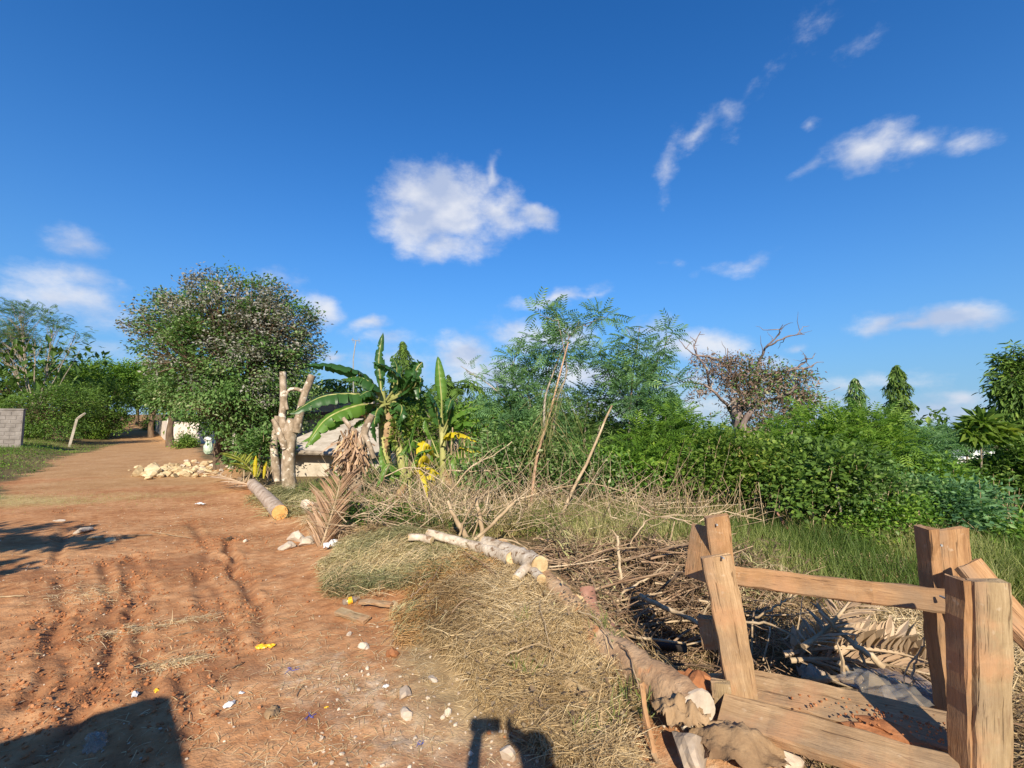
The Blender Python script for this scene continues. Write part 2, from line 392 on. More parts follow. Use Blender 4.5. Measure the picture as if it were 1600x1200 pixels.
# ------------------------------------------------------------------ ground and dirt road
def axis(lo, hi, f0, f1, step, g):
    a = [f0]; st = step
    while a[-1] > lo: st *= 1+g; a.append(a[-1]-st)
    a = a[::-1]; b = list(np.arange(f0+step, f1, step)); st = step; b.append(f1)
    while b[-1] < hi: st *= 1+g; b.append(b[-1]+st)
    return np.array(a+b)
gx = axis(-260, 260, -5.6, 2.4, .024, .03); gy = axis(-30, 330, 2.1, 6.2, .026, .028)
GX, GY = np.meshgrid(gx, gy)
GZ = H(GX, GY)
def soft(e0, e1, v, x, y, sc=1.2, am=.8, seed=90): return ss(e0, e1, v + am*fbm(x*sc, y*sc, seed, 4))
def masks(x, y):
    s = road_s(x, y); al = x*RD[0]+y*RD[1]
    near_g = 2.6 - .75*ss(6, 3, y) + .5*ss(20, 30, y)-1.4*ss(36, 55, y)                              # the road's bank by the plot
    road = soft(2.75, 2.25, s - (near_g-2.6), x, y, 1.1, .35, 91)*soft(-2.55, -2.0, s - 1.7*ss(24, 48, al), x, y, .9, .7, 92)
    front = ss(-.2, .5, 2.9 - y + .4*fbm(x*1.5, y*1.5, 95, 3))*ss(2.4, 1.2, x)
    road = np.maximum(road, front)
    sand = ss(.0, .5, road)*np.clip(soft(.1, .9, ss(9.5, 17, y)*1.0, x, y, .35, .8, 93), 0, 1)
    grey = np.exp(-(((x+.35)/.50)**2 + ((y-2.6)/.60)**2)**1.2)*1.0 + .8*np.exp(-(((x-.6)/.6)**2+((y-2.1)/.35)**2)) + .55*np.exp(-(((x+1.2)/.7)**2+((y-3.1)/.5)**2))
    grey = np.clip(grey + .5*fbm(x*3, y*3, 94, 4), 0, 1)*ss(.1, .5, grey)
    pat = np.exp(-(((x+9.9)/2.3)**2 + ((y-9.9+.9*vn(x*.9,y*.9,96))/.9)**2)) + .6*np.exp(-(((x+7.2)/1.3)**2+((y-11)/.7)**2))     # thin dusty grass on the verge
    straw = np.clip(np.exp(-(((x-.0)/.85)**2 + ((y-3.75)/1.25)**2)**1.5)*1.3, 0, 1)
    orange = np.exp(-(pathd(x, y, BERM)/.16)**2)*(.55+.9*fbm(x*4, y*4, 97, 3)) + np.exp(-(((x+.55)/.32)**2+((y-4.4)/.6)**2))
    return road, sand, np.clip(grey, 0, 1), np.clip(pat, 0, 1), straw, np.clip(orange, 0, 1)
MR, MS, MG, MP, MW, MO = masks(GX, GY)
wxx, wyy = GX + .10*vn(GX*2.3, GY*2.3, 50), GY + .10*vn(GX*2.3, GY*2.3, 51)
MT = np.zeros_like(GX)
for i_, r_ in enumerate(RUTS): MT = np.maximum(MT, np.exp(-(pathd(wxx, wyy, r_)/.05)**2)*ss(-.5, -.05, vn(GX*2.2, GY*2.2, 90+i_))*(.5+.9*ss(-.2, .3, vn(GX*9, GY*9, 130+i_))))
MT = np.clip(np.maximum(MT, .8*ss(.12, .4, fbm(GX*1.6+3, GY*2.2, 131, 4))*ss(8, 5, GY)*ss(2.4, 1.6, road_s(GX, GY))), 0, 1)

def ground_mat(name, kind):
    m, nt, out = mat_new(name); q = NT(nt)
    pos = q.n('ShaderNodeNewGeometry').outputs['Position']
    n1 = q.noise(pos, 1.1, 6, .6); n2 = q.noise(pos, 9, 6, .65); n3 = q.noise(pos, 70, 4, .6); n4 = q.noise(pos, .35, 3)
    f = q.m('ADD', q.m('MULTIPLY', n1, .5), q.m('MULTIPLY', n2, .5))
    red = q.ramp(q.rng(f, .34, .68), [(0, (.25, .105, .045)), (.35, (.38, .18, .08)), (.7, (.49, .265, .13)), (1, (.59, .38, .21))])
    sandc = q.ramp(q.rng(f, .33, .68), [(0, (.29, .15, .065)), (.5, (.41, .235, .11)), (1, (.49, .31, .165))])
    greyc = q.ramp(q.rng(n2, .32, .68), [(0, (.30, .165, .085)), (.5, (.43, .27, .155)), (1, (.55, .41, .28))])
    patc = q.ramp(q.rng(n2, .3, .7), [(0, (.30, .27, .10)), (1, (.50, .42, .20))])
    fieldc = q.ramp(q.rng(f, .33, .68), [(0, (.085, .06, .032)), (.5, (.16, .115, .055)), (1, (.26, .19, .10))])
    strawc = q.ramp(q.rng(n2, .3, .7), [(0, (.24, .16, .08)), (1, (.42, .30, .16))])
    rd = q.attr('m_road')
    c = q.mix(q.rng(rd, .3, .7), fieldc, red)
    c = q.mix(q.rng(q.m('ADD', q.attr('m_sand'), q.m('MULTIPLY', q.m('SUBTRACT', n2, .5), .8)), .25, .75), c, sandc)
    c = q.mix(q.rng(q.m('ADD', q.attr('m_grey'), q.m('MULTIPLY', q.m('SUBTRACT', n2, .5), .9)), .25, .8), c, greyc)
    c = q.mix(q.rng(q.m('ADD', q.attr('m_pat'), q.m('MULTIPLY', q.m('SUBTRACT', n2, .5), .9)), .35, 1.0, 0, .6), c, patc)
    c = q.mix(q.rng(q.m('ADD', q.attr('m_straw'), q.m('MULTIPLY', q.m('SUBTRACT', n2, .5), .5)), .3, .7), c, strawc)
    c = q.mix(q.rng(q.m('ADD', q.attr('m_orange'), q.m('MULTIPLY', q.m('SUBTRACT', n2, .5), .5)), .3, .7), c, (.47, .29, .155))
    c = q.mix(q.m('MULTIPLY', q.attr('m_rut'), .55), c, (.16, .06, .03))          # damp soil turned up by tyres
    # pale specks of grit
    vor = q.n('ShaderNodeTexVoronoi'); vor.inputs['Scale'].default_value = 26; q.l(pos, vor.inputs['Vector'])
    spk = q.m('MULTIPLY', q.rng(vor.outputs['Distance'], .12, .06), q.rng(n1, .48, .62))
    c = q.mix(q.m('MULTIPLY', spk, .55), c, (.62, .50, .38))
    b = q.n('ShaderNodeBsdfPrincipled'); q.l(c, b.inputs['Base Color']); b.inputs['Roughness'].default_value = .95; b.inputs['Specular IOR Level'].default_value = .1
    hh = q.m('ADD', q.m('MULTIPLY', n2, 1.0), q.m('MULTIPLY', n3, .35))
    q.l(q.bump(hh, .8, .022), b.inputs['Normal']); q.l(b.outputs[0], out.inputs[0]); return m
M_ground = ground_mat('soil', 0)
def sheet(name, sel):
    ny, nx = GX.shape
    I = np.arange(ny*nx).reshape(ny, nx)
    F = np.stack([I[:-1, :-1], I[:-1, 1:], I[1:, 1:], I[1:, :-1]], -1)[sel]
    F = F.reshape(-1, 4); used = np.unique(F); remap = np.zeros(ny*nx, int); remap[used] = np.arange(len(used))
    mb = MB(); V = np.stack([GX.ravel(), GY.ravel(), GZ.ravel()], 1)[used]
    mb.add(V, remap[F]); o = mb.build(name, M_ground, smooth=True)
    for nm, arr in (('m_road', MR), ('m_sand', MS), ('m_grey', MG), ('m_pat', MP), ('m_straw', MW), ('m_orange', MO), ('m_rut', MT)):
        a = o.data.attributes.new(nm, 'FLOAT', 'POINT'); a.data.foreach_set('value', arr.ravel()[used].astype(np.float32))
    tag(o, kind='structure'); return o
cellr = (MR[:-1, :-1] > .5) & (GY[:-1, :-1] < 120)
sheet('dirt_road', cellr); sheet('ground', ~cellr)
# ------------------------------------------------------------------ plant kit
LEAF = (np.array([(0,0,0),(.27,.42,.06),(0,1,-.05),(-.27,.42,.06)]), np.array([(0,1,2,3)]))
LEAFN = (np.array([(0,0,0),(.15,.4,.05),(0,1,-.12),(-.15,.4,.05)]), np.array([(0,1,2,3)]))      # narrow
def pinnate(npair=6, ln=.36, w=.085, droop=.25, ang=1.05):
    V, Fq = [], []
    def q(a, b, c, d): Fq.append((len(V), len(V)+1, len(V)+2, len(V)+3)); V.extend([a, b, c, d])
    for k in range(6):
        t0, t1 = k/6, (k+1)/6
        q((-.006, t0, -droop*t0*t0), (.006, t0, -droop*t0*t0), (.006, t1, -droop*t1*t1), (-.006, t1, -droop*t1*t1))
    for k in range(npair):
        t = .18 + .8*k/(npair-1); L = ln*(1-.45*abs(t-.55)); z = -droop*t*t
        for sg in (-1, 1):
            dx, dy = sg*sin(ang)*L, cos(ang)*L
            px_, py_ = -dy/L*w*.5*sg, dx/L*w*.5*sg
            q((0, t, z), (dx*.55+px_, t+dy*.55+py_, z-.02), (dx, t+dy, z-.09*1.2), (dx*.55-px_, t+dy*.55-py_, z-.02))
    return np.array(V), np.array(Fq)
PIN = pinnate(); PINB = pinnate(9, .26, .11, .35, 1.2)
def palmate(n=6, w=.13):
    V, Fq = [], []
    for k in range(n):
        a = (k-(n-1)/2)*(.75 if n < 7 else .55); L = 1-.25*abs(k-(n-1)/2)/n*2
        dx, dy = sin(a)*L, cos(a)*L; ox, oy = cos(a)*w, -sin(a)*w; i = len(V)
        V += [(0,0,0),(dx*.55+ox,dy*.55+oy,.04),(dx,dy,-.14),(dx*.55-ox,dy*.55-oy,.04)]; Fq.append((i,i+1,i+2,i+3))
    return np.array(V), np.array(Fq)
PALM = palmate()
DROOP = (np.array([(0,0,0),(.12,.35,.0),(.10,.7,-.08),(0,1,-.2),(-.10,.7,-.08),(-.12,.35,0)]), np.array([(0,1,2,5),(5,2,3,4)]))
TW = (np.array([(0,0,0),(1,0,0),(0,0,1),(0,1,0)])-np.array([.33,0,.33])*np.array([[1],[1],[1],[0]]), np.array([(0,1,3),(1,2,3),(2,0,3)]))  # a thin spike, 3 faces

M_gdark = leaf_mat('foliage_dark', [(.045,.083,.021),(.090,.162,.032),(.149,.248,.044),(.283,.366,.066)])
M_gmid = leaf_mat('foliage_mid', [(0.060,0.124,0.019),(0.113,0.227,0.031),(0.201,0.326,0.040),(0.273,0.345,0.046)])
M_gblue = leaf_mat('foliage_feathery', [(.057,.130,.054),(.106,.217,.090),(.174,.315,.119),(.316,.454,.149)])
M_gray = leaf_mat('foliage_greyish', [(.060,.131,.032),(.104,.202,.046),(.176,.263,.084),(.468,.474,.290)], .25)
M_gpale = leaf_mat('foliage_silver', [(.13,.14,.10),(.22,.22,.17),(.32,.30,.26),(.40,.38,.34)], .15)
M_gyel = leaf_mat('foliage_yellow_green', [(.06,.12,.02),(.11,.19,.03),(.19,.27,.045),(.38,.38,.07)], .4)
M_gdry = leaf_mat('foliage_dead_brown', [(.10,.07,.045),(.19,.125,.085),(.30,.20,.15),(.40,.30,.24)], .15)
M_weed = leaf_mat('weeds', [(.05,.10,.02),(.12,.17,.04),(.30,.27,.10),(.46,.36,.19)], .3)
M_straw = leaf_mat('dry_straw', [(.21,.13,.06),(.40,.28,.14),(.60,.45,.25),(.74,.60,.39)], .15)
M_cutg = leaf_mat('cut_grass_fading', [(.17,.18,.08),(.33,.31,.15),(.52,.44,.235),(.68,.56,.34)], .2)
M_orang = leaf_mat('rusty_cut_grass', [(.22,.12,.05),(.42,.24,.09),(.55,.33,.14),(.62,.42,.22)], .15)
M_grass = leaf_mat('green_grass', [(.07,.12,.025),(.14,.20,.045),(.26,.29,.09),(.45,.41,.19)], .35)
M_bark = rough_mat('bark_brown', [(.06,.040,.026),(.13,.088,.056),(.22,.155,.10)], 6, (1,1,.3), .6, 22)
M_barkg = rough_mat('bark_grey', [(.13,.105,.08),(.26,.215,.165),(.42,.36,.29)], 5, (1,1,.5), .6, 25)
M_barkp = rough_mat('bark_pale_mottled', [(.13,.095,.062),(.29,.22,.15),(.47,.39,.30)], 7, (1,1,.7), .9, 18, spots=(7,.56,(.58,.51,.42)))
M_white = rough_mat('bark_white_peeled', [(.24,.175,.115),(.47,.385,.29),(.64,.565,.46)], 9, (1,1,1), .8, 30, coord='Position', spots=(14,.57,(.20,.13,.08)))
M_stick = rough_mat('dry_stick', [(.19,.125,.07),(.36,.26,.155),(.54,.42,.28)], 5, (1,1,1), .4, 40, coord='Position', tint_amt=.9)
M_dstick = rough_mat('dark_stick', [(.07,.045,.03),(.16,.105,.065),(.30,.21,.14)], 5, (1,1,1), .4, 40, coord='Position', tint_amt=.9)

def scatter_leaves(mb, cen, n, sig, lsize, tmpl, droop=.3, outward=None, tint=None, upbias=0.0, mat=0):
    k = len(cen); idx = rng.integers(0, k, n)
    pos = cen[idx] + rng.normal(0, 1, (n, 3))*sig*np.array([1, 1, .75])
    d = rng.normal(size=(n, 3)); d[:, 2] = d[:, 2]*.5 - droop + upbias
    if outward is not None: d += 1.0*unit(pos-outward)
    R = frames(d, roll=rng.normal(0, .7, n))
    base = rng.normal(.42, .17, k)[idx] + rng.normal(0, .13, n) if tint is None else tint[idx] + rng.normal(0, .12, n)
    inst(mb, tmpl[0], tmpl[1], pos, R, lsize*rng.uniform(.6, 1.3, n), np.clip(base, 0, 1), mat)
def lobe_points(lobes, n, hollow=.45, zmin=None):
    vol = np.array([l[1][0]*l[1][1]*l[1][2] for l in lobes]); k = rng.choice(len(lobes), n, p=vol/vol.sum())
    d = unit(rng.normal(size=(n, 3))); r = rng.uniform(hollow**3, 1, n)**(1/3)
    r = r*(1+.18*fbm(d[:, 0]*2.5+k, d[:, 1]*2.5+d[:, 2]*2, 77, 2)*2)
    C = np.array([l[0] for l in lobes])[k]; Rr = np.array([l[1] for l in lobes])[k]
    p = C + d*r[:, None]*Rr
    return p, k
def grow(name, label, cat, base, lobes, trunk_h, trunk_r, leaf=LEAF, lsize=.12, nclu=220, nleaf=14000, sig=.22, mleaf=None, mbark=None,
         group=None, lean=(0, 0), droop=.3, second=None, hollow=.4, twig=.5, stems=1, zfloor=.05, tintk=None):
    base = np.asarray(base, float); t = thing(name, label, cat, base, group)
    L = [(base+np.array(c), np.array(r)) for c, r in lobes]
    tk = MB(); mid = base + np.array([lean[0], lean[1], trunk_h])
    roots = [base + np.array([rng.normal(0, .12), rng.normal(0, .12), -.15]) if stems > 1 else base+np.array([0,0,-.15]) for _ in range(stems)]
    mids = [mid + (np.array([rng.normal(0, .3), rng.normal(0, .3), rng.normal(0, .15)]) if stems > 1 else 0) for _ in range(stems)]
    for r0, m0 in zip(roots, mids):
        tube(tk, spline([r0, (r0+m0)/2+rng.normal(0, .04+.03*trunk_h, 3)*[1,1,0], m0], 8), np.linspace(trunk_r*1.25, trunk_r*.75, 8)/stems**.5, 8, jit=.06)
    cl, k = lobe_points(L, nclu, hollow)
    ok = cl[:, 2] > base[2]+zfloor
    cl, k = cl[ok], k[ok]
    for i, (c, r) in enumerate(L):
        m0 = mids[i % len(mids)]
        tube(tk, bez(m0-[0,0,.05], c, (0, 0, -.12*np.linalg.norm(c-m0)), 7, .03), np.linspace(trunk_r*.7, trunk_r*.22, 7)/stems**.3, 6)
        own = cl[k == i]; 
        for p in own[:max(4, int(len(own)*twig))]:
            s0 = m0 + (c-m0)*rng.uniform(.45, 1)
            tube(tk, bez(s0, p, (0, 0, rng.uniform(-.1, .15)*np.linalg.norm(p-s0)), 5, .02), np.linspace(trunk_r*.22, trunk_r*.04+.003, 5), 4, cap=False)
    tk.build('trunk', mbark or M_bark, t, True)
    cr = MB(); cen = np.mean([q[0] for q in L], 0)
    mats = [mleaf or M_gmid]
    if second:
        mats.append(second[0]); sel = second[1](cl)*second[2] > rng.random(len(cl))
        if sel.any(): scatter_leaves(cr, cl[sel], int(nleaf*sel.mean()), sig, lsize, leaf, droop, cen, mat=1)
        if (~sel).any(): scatter_leaves(cr, cl[~sel], int(nleaf*(1-sel.mean())), sig, lsize, leaf, droop, cen)
    else:
        scatter_leaves(cr, cl, nleaf, sig, lsize, leaf, droop, cen, tint=None if tintk is None else tintk+rng.normal(0,.12,len(cl)))
    cr.build('crown', mats, t)
    return t

def lobes_img(spec, Y, base):
    """(px, py, half width px, half height px, depth offset) -> lobes relative to the base"""
    out = []
    for (px, py, rw, rh, dy) in spec:
        c = P(px, py, Y+dy); k = (Y+dy)/FPX
        out.append((c-base, (rw*k, min(rw, rh*1.2)*k, rh*k)))
    return out

# ------------------------------------------------------------------ trees by the road
b = G(345, 731)                                                   # the big round tree
YB = b[1]
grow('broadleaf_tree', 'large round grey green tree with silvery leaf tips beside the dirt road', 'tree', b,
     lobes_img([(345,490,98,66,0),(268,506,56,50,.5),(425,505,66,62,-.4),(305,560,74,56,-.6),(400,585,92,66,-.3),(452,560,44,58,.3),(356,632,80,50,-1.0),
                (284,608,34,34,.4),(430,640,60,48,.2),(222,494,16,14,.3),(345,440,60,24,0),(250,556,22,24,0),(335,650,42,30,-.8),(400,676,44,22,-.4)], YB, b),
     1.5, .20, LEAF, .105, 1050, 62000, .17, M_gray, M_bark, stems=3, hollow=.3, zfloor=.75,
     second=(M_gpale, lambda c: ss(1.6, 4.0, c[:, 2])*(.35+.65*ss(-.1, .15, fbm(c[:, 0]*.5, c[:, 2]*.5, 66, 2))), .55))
b = G(60, 688)
grow('feathery_tree', 'tall thin feathery tree with an open umbrella crown standing by the grey wall', 'tree', P(52,668,b[1]+3)*[1,1,0]+[0,0,HZ(P(52,668,b[1]+3)[0], b[1]+3)],
     lobes_img([(30,486,50,12,0),(85,503,30,10,0),(118,522,24,8,0),(20,515,50,14,0),(85,545,30,10,.6),(5,540,40,18,1),(55,525,30,8,.3),(125,548,16,6,0)], b[1]+3, P(52,668,b[1]+3)*[1,1,0]+[0,0,HZ(P(52,668,b[1]+3)[0], b[1]+3)]),
     2.0, .10, PIN, .42, 210, 1500, .30, M_gdark, M_barkg, droop=.05, hollow=.1, stems=2, twig=.9)
for (nm, lab, px, py, spec, sz, n, ncl, m, tr) in [
    ('dark_tree', 'dense dark green tree behind the grey block wall', 20, 682, [(10,612,70,44,0),(75,608,60,40,1),(40,645,70,32,0),(112,600,34,34,.8)], .15, 17000, 330, M_gdark, .14),
    ('spreading_shrub', 'dark spreading shrub with several bare stems just behind the leaning post', 68, 692, [(70,640,62,34,0),(120,625,46,30,.5),(30,650,44,26,.3),(95,668,42,20,-.3)], .15, 14000, 300, M_gdark, .09),
    ('bushy_tree', 'round dark bushy tree on the verge where the road narrows', 165, 690, [(165,640,36,40,0),(135,650,32,34,.4),(188,655,16,26,0),(150,610,34,26,.8)], .2, 12000, 240, M_gdark, .12),
    ]:
    b = G(px, py); b = onG(b[0]*(1+3/b[1]), b[1]+3); grow(nm, lab, 'tree' if 'tree' in nm else 'shrub', b, lobes_img(spec, b[1], b), 1.0, tr, LEAF, sz, ncl, n, .26, m, M_bark, stems=3, hollow=.3, tintk=.45)
for (nm, lab, px, Y, spec, sz, n, m) in [
    ('roadside_tree', 'bright green tree closing the view behind the bushy tree', 170, 46, [(165,590,50,26,0),(205,590,30,24,2),(140,612,30,22,-1)], .22, 16000, M_gmid),
    ('roadside_tree', 'dark tree overhanging the far bend of the dirt road', 214, 60, [(215,606,34,30,0),(240,596,30,34,2),(195,605,22,24,-1)], .26, 14000, M_gdark),
    ('roadside_tree', 'dark scrubby tree beside the white compound wall', 238, 43, [(246,618,18,24,0),(256,600,24,26,0),(234,640,8,18,0)], .18, 11000, M_gdark),
    ('roadside_tree', 'low dark tree with bare twigs between road and round grey tree', 268, 30, [(268,622,18,18,0),(254,612,18,16,0)], .2, 6000, M_gray)]:
    q = P(px, 660, Y); b = onG(q[0], q[1]); grow(nm, lab, 'tree', b, lobes_img(spec, Y, b), 2.0, .2, LEAF, sz, 260, n, .34, m, M_bark, group='trees around the far end of the road', tintk=.45)
for (lab, px, py, w, h, m) in [('bright green leafy bush at the foot of the grey block wall', 47, 688, 20, 16, M_gmid), ('low leafy bush just behind the leaning concrete post', 138, 686, 26, 14, M_gmid),
                               ('small round dark bush in front of the white wall', 290, 700, 13, 12, M_gdark), ('small bush in shade beside the white wall opening', 232, 672, 10, 10, M_gmid)]:
    b = G(px, py); k = b[1]/FPX
    grow('roadside_bush', lab, 'bush', b, [((0,0,h*k*.7),(w*k,w*k,h*k)),((w*k*.6,0,h*k*.5),(w*k*.6,w*k*.6,h*k*.7))], .1, .02, LEAF, .12, 90, 2600, .15, m, stems=3, tintk=.6)

# ------------------------------------------------------------------ far trees and wood
b = P(1580, 700, 14.5); b = onG(b[0], b[1])
grow('drooping_tree', 'tall dark drooping evergreen at the edge of the plot beside the white house', 'tree', b,
     lobes_img([(1582,566,18,22,0),(1580,600,24,34,0),(1584,650,22,44,0),(1600,720,30,50,0),(1612,600,26,50,0),(1640,640,30,80,0),(1572,600,12,10,0),(1566,640,8,8,0)], b[1], b), 1.5, .16, DROOP, .20, 420, 17000, .14, M_gdark, M_bark, droop=1.2, hollow=.25)
for (lab, px, top, bot, w, Y, m, n) in [
    ('slim dark columnar tree standing alone against the sky behind the bushes', 1408, 570, 700, 19, 22, M_gdark, 5200),
    ('thin columnar tree with brown patches near the dead-leaved tree', 1341, 590, 690, 15, 20, M_gray, 2600),
    ('slim pointed tree rising right behind the banana leaves', 627, 533, 700, 21, 15, M_gdark, 6500),
    ('small pointed green tree behind the feathery saplings', 1051, 612, 700, 22, 17, M_gblue, 4200),
    ('small pointed tree peeping over the yellow banana leaf', 749, 615, 700, 14, 19, M_gblue, 2200),
    ('thin pointed tree half hidden by the upright banana leaf', 700, 585, 680, 10, 20, M_gdark, 1500)]:
    q = P(px, 690, Y); b = onG(q[0], q[1]); t = thing('columnar_tree', lab, 'tree', b, 'pointed columnar trees')
    zt = P(px, top, Y)[2]; z0 = max(P(px, bot, Y)[2], b[2]+.3); r = w*.82*Y/FPX
    tk = MB(); tube(tk, [b-[0,0,.2], [b[0], b[1], zt-.1]], [.09, .02], 6); tk.build('trunk', M_bark, t, True)
    f = rng.random(n)**1.25; ph = rng.uniform(0, 2*pi, n)
    prof = np.minimum(1, (1-f)*4.0+.06)**.9*(.85+.15*(1-f))*(1+.35*np.sin(f*31+ph*2))*rng.uniform(.45, 1.05, n)
    pos = np.stack([b[0]+r*prof*np.cos(ph), b[1]+r*prof*np.sin(ph), z0+(zt-z0)*f], 1)
    d = np.stack([np.cos(ph)*.7, np.sin(ph)*.7, -1.0+0*f], 1)+rng.normal(0, .3, (n, 3))
    cr = MB(); inst(cr, DROOP[0], DROOP[1], pos, frames(d, roll=rng.normal(0, .6, n)), .0085*Y*rng.uniform(.7, 1.3, n), np.clip(rng.normal(.42, .2, n)+.2*np.sin(ph*3+f*20), 0, 1)); cr.build('crown', m, t)
# the distant wood closing the horizon: one mass
wm = MB(); n = 80000
ph = rng.uniform(-1.25, 1.25, n); rr = rng.uniform(48, 120, n)
X, Y = np.sin(ph)*rr, np.cos(ph)*rr
keep = (np.abs(X/Y + .81) > .055+.4/rr) & ~((np.abs(X/Y - .985) < .062) & (rr < 92)) ; X, Y, ph, rr = X[keep], Y[keep], ph[keep], rr[keep]
top = 4.0 + 1.6*fbm(X*.12, Y*.12, 120, 3) + 3.0*ss(-.35, -.7, ph)
Z = H(X, Y, False) + top*rng.random(len(X))**.6
inst(wm, LEAF[0], LEAF[1], np.stack([X, Y, Z], 1), frames(rng.normal(size=(len(X), 3))), rng.uniform(.4, .85, len(X)), np.clip(rng.normal(.35, .2, len(X)), 0, 1))
tag(wm.build('distant_wood', M_gdark), kind='stuff')
# ------------------------------------------------------------------ walls, houses, posts
M_conc = rough_mat('weathered_concrete', [(.30,.25,.19),(.44,.38,.30),(.56,.50,.41)], 2.5, (1,1,1), .4, 25, coord='Position')
M_limew = rough_mat('off_white_wall', [(.50,.42,.36),(.66,.57,.50),(.74,.67,.60)], 1.5, (1,1,1), .25, 20, coord='Position')
M_whitew = rough_mat('white_painted_wall', [(.68,.68,.68),(.80,.80,.79)], 1.2, (1,1,1), .1, 20, coord='Position')
M_blk = rough_mat('grey_block_wall', [(.15,.13,.115),(.21,.185,.165),(.28,.25,.225)], 3, (1,1,1), .5, 25, coord='Position')
M_redroof = rough_mat('red_iron_roof', [(.16,.055,.035),(.26,.095,.06)], 3, (1,1,1), .2, 20, coord='Position')
M_dark = rough_mat('dark_opening', [(.015,.015,.015),(.03,.03,.03)], 3)
M_metal = rough_mat('grey_metal', [(.22,.22,.22),(.34,.34,.33)], 8, rough=.5)
def box(mb, c, s, rz=0.0, tint=.5, mat=0, bev=0.0, jit=0.0, tilt=None):
    """a box centred on c with full sizes s, chamfered"""
    hx, hy, hz = [q/2 for q in s]; b = min(bev, hx*.9, hy*.9, hz*.9)
    if b > 0:
        V = []
        for z, ins in ((-hz, b), (-hz+b, 0), (hz-b, 0), (hz, b)):
            a, d = hx-ins, hy-ins
            V += [(-a+ (b if not ins else 0), -d, z), (a-(b if not ins else 0), -d, z), (a, -d+(b if not ins else 0), z), (a, d-(b if not ins else 0), z),
                  (a-(b if not ins else 0), d, z), (-a+(b if not ins else 0), d, z), (-a, d-(b if not ins else 0), z), (-a, -d+(b if not ins else 0), z)]
        V = np.array(V, float); F = []
        for k in range(3):
            for j in range(8): F.append((k*8+j, k*8+(j+1)%8, (k+1)*8+(j+1)%8, (k+1)*8+j))
        F += [(25,26,27,28),(24,25,28,29),(24,29,30,31),(7,6,5,0),(0,5,4,1),(1,4,3,2)]
    else:
        V = np.array([(x, y, z) for z in (-hz, hz) for x, y in ((-hx,-hy),(hx,-hy),(hx,hy),(-hx,hy))], float)
        F = [(3,2,1,0),(4,5,6,7),(0,1,5,4),(1,2,6,5),(2,3,7,6),(3,0,4,7)]
    if jit: V = V + rng.normal(0, jit, V.shape)
    R = np.array(Matrix.Rotation(rz, 3, 'Z'))
    if tilt is not None: R = R @ np.array(Matrix.Rotation(tilt[0], 3, 'X')) @ np.array(Matrix.Rotation(tilt[1], 3, 'Y'))
    mb.add(V@R.T + np.asarray(c), np.array(F), tint, mat)
def wall(name, label, p0, p1, h, th, m, cop=True, z=None, col=None):
    p0, p1 = np.array(p0[:2]), np.array(p1[:2]); c = (p0+p1)/2; L = np.linalg.norm(p1-p0); rz = math.atan2(*(p1-p0)[::-1])
    zb = min(HZ(*p0), HZ(*p1)) if z is None else z
    t = thing(name, label, 'wall', (c[0], c[1], zb))
    b = MB(); box(b, (c[0], c[1], zb+h/2-.3), (L, th, h+.6), rz, bev=.01); b.build('masonry', m, t)
    if cop: b = MB(); box(b, (c[0], c[1], zb+h+.043), (L+.06, th+.06, .08), rz, bev=.012); b.build('coping', col or m, t)
    return t, c, rz, zb
# grey block wall, left
a = P(-90, 660, 23.0); bb = P(37, 660, 24.0)
zb = HZ(bb[0], bb[1]); hh_ = P(0, 641, 23.7)[2] - zb
t, c, rz, zb = wall('block_wall', 'grey concrete block wall ending beside the dark trees on the verge', a, bb, hh_, .2, M_blk, True, zb)
u = unit(bb-a)[:2]; 
# individual blocks where they still read
vv, ff = MB(), None
mb0 = None
for r in range(max(1, int(hh_/.2))):
    for k in range(8):
        q = bb[:2]-u*(.24+k*.42+(r % 2)*.21); nrm = np.array([u[1], -u[0]]); q = q + nrm*(.105)
        if mb0 is None:
            mb0 = MB(); box(mb0, (0,0,0), (.40, .02, .18), 0, bev=.008); mb0 = mb0.build('block', M_blk); mb0.parent = t; mb0.location = (q[0]-c[0], q[1]-c[1], .11+r*.2); mb0.rotation_euler = (0,0,rz)
        else:
            o = mb0.copy(); COL.objects.link(o); o.location = (q[0]-c[0]+rng.normal(0,.002), q[1]-c[1], .11+r*.2); o.rotation_euler = (0, 0, rz+rng.normal(0, .004))
# white compound wall beyond the rubble
g1, g2 = G(244, 672), G(262, 689); g3, g4 = g2+(0.0,0,0) if False else g2, G(330, 700)
wall('compound_wall', 'narrow off white wall end facing the road beside the dark bend', [g1[0]-.0, g1[1]], [g2[0], g2[1]], 1.62, .16, M_limew, False)
wall('compound_wall', 'long off white wall running behind the round tree and small dark bush', [g2[0]+.25, g2[1]+.05], [g4[0]+3.5, g4[1]+2.0], 1.42, .16, M_limew, True)
t = thing('gate_pillar', 'square off white pillar where the two compound walls meet', 'pillar', g2)
b = MB(); box(b, g2+[.08,.02,.75], (.3,.3,1.9), .3, bev=.02); b.build('shaft', M_limew, t); b = MB(); box(b, g2+[.08,.02,1.745], (.4,.4,.08), .3, bev=.02); b.build('cap', M_limew, t)
# leaning post with a bent top
p0 = G(108, 699); Yp = p0[1]; p1 = P(120, 655, Yp); p2 = P(131, 646, Yp+.0)
t = thing('leaning_post', 'leaning pale concrete fence post with a bent top on the grass verge', 'post', p0)
b = MB(); tube(b, [p0-[.05,0,.3], p0, p1, p1+(p2-p1)*.4, p2+[.08,0,.02]], [.09,.088,.08,.078,.06], 4, jit=.02); b.build('shaft', M_conc, t)
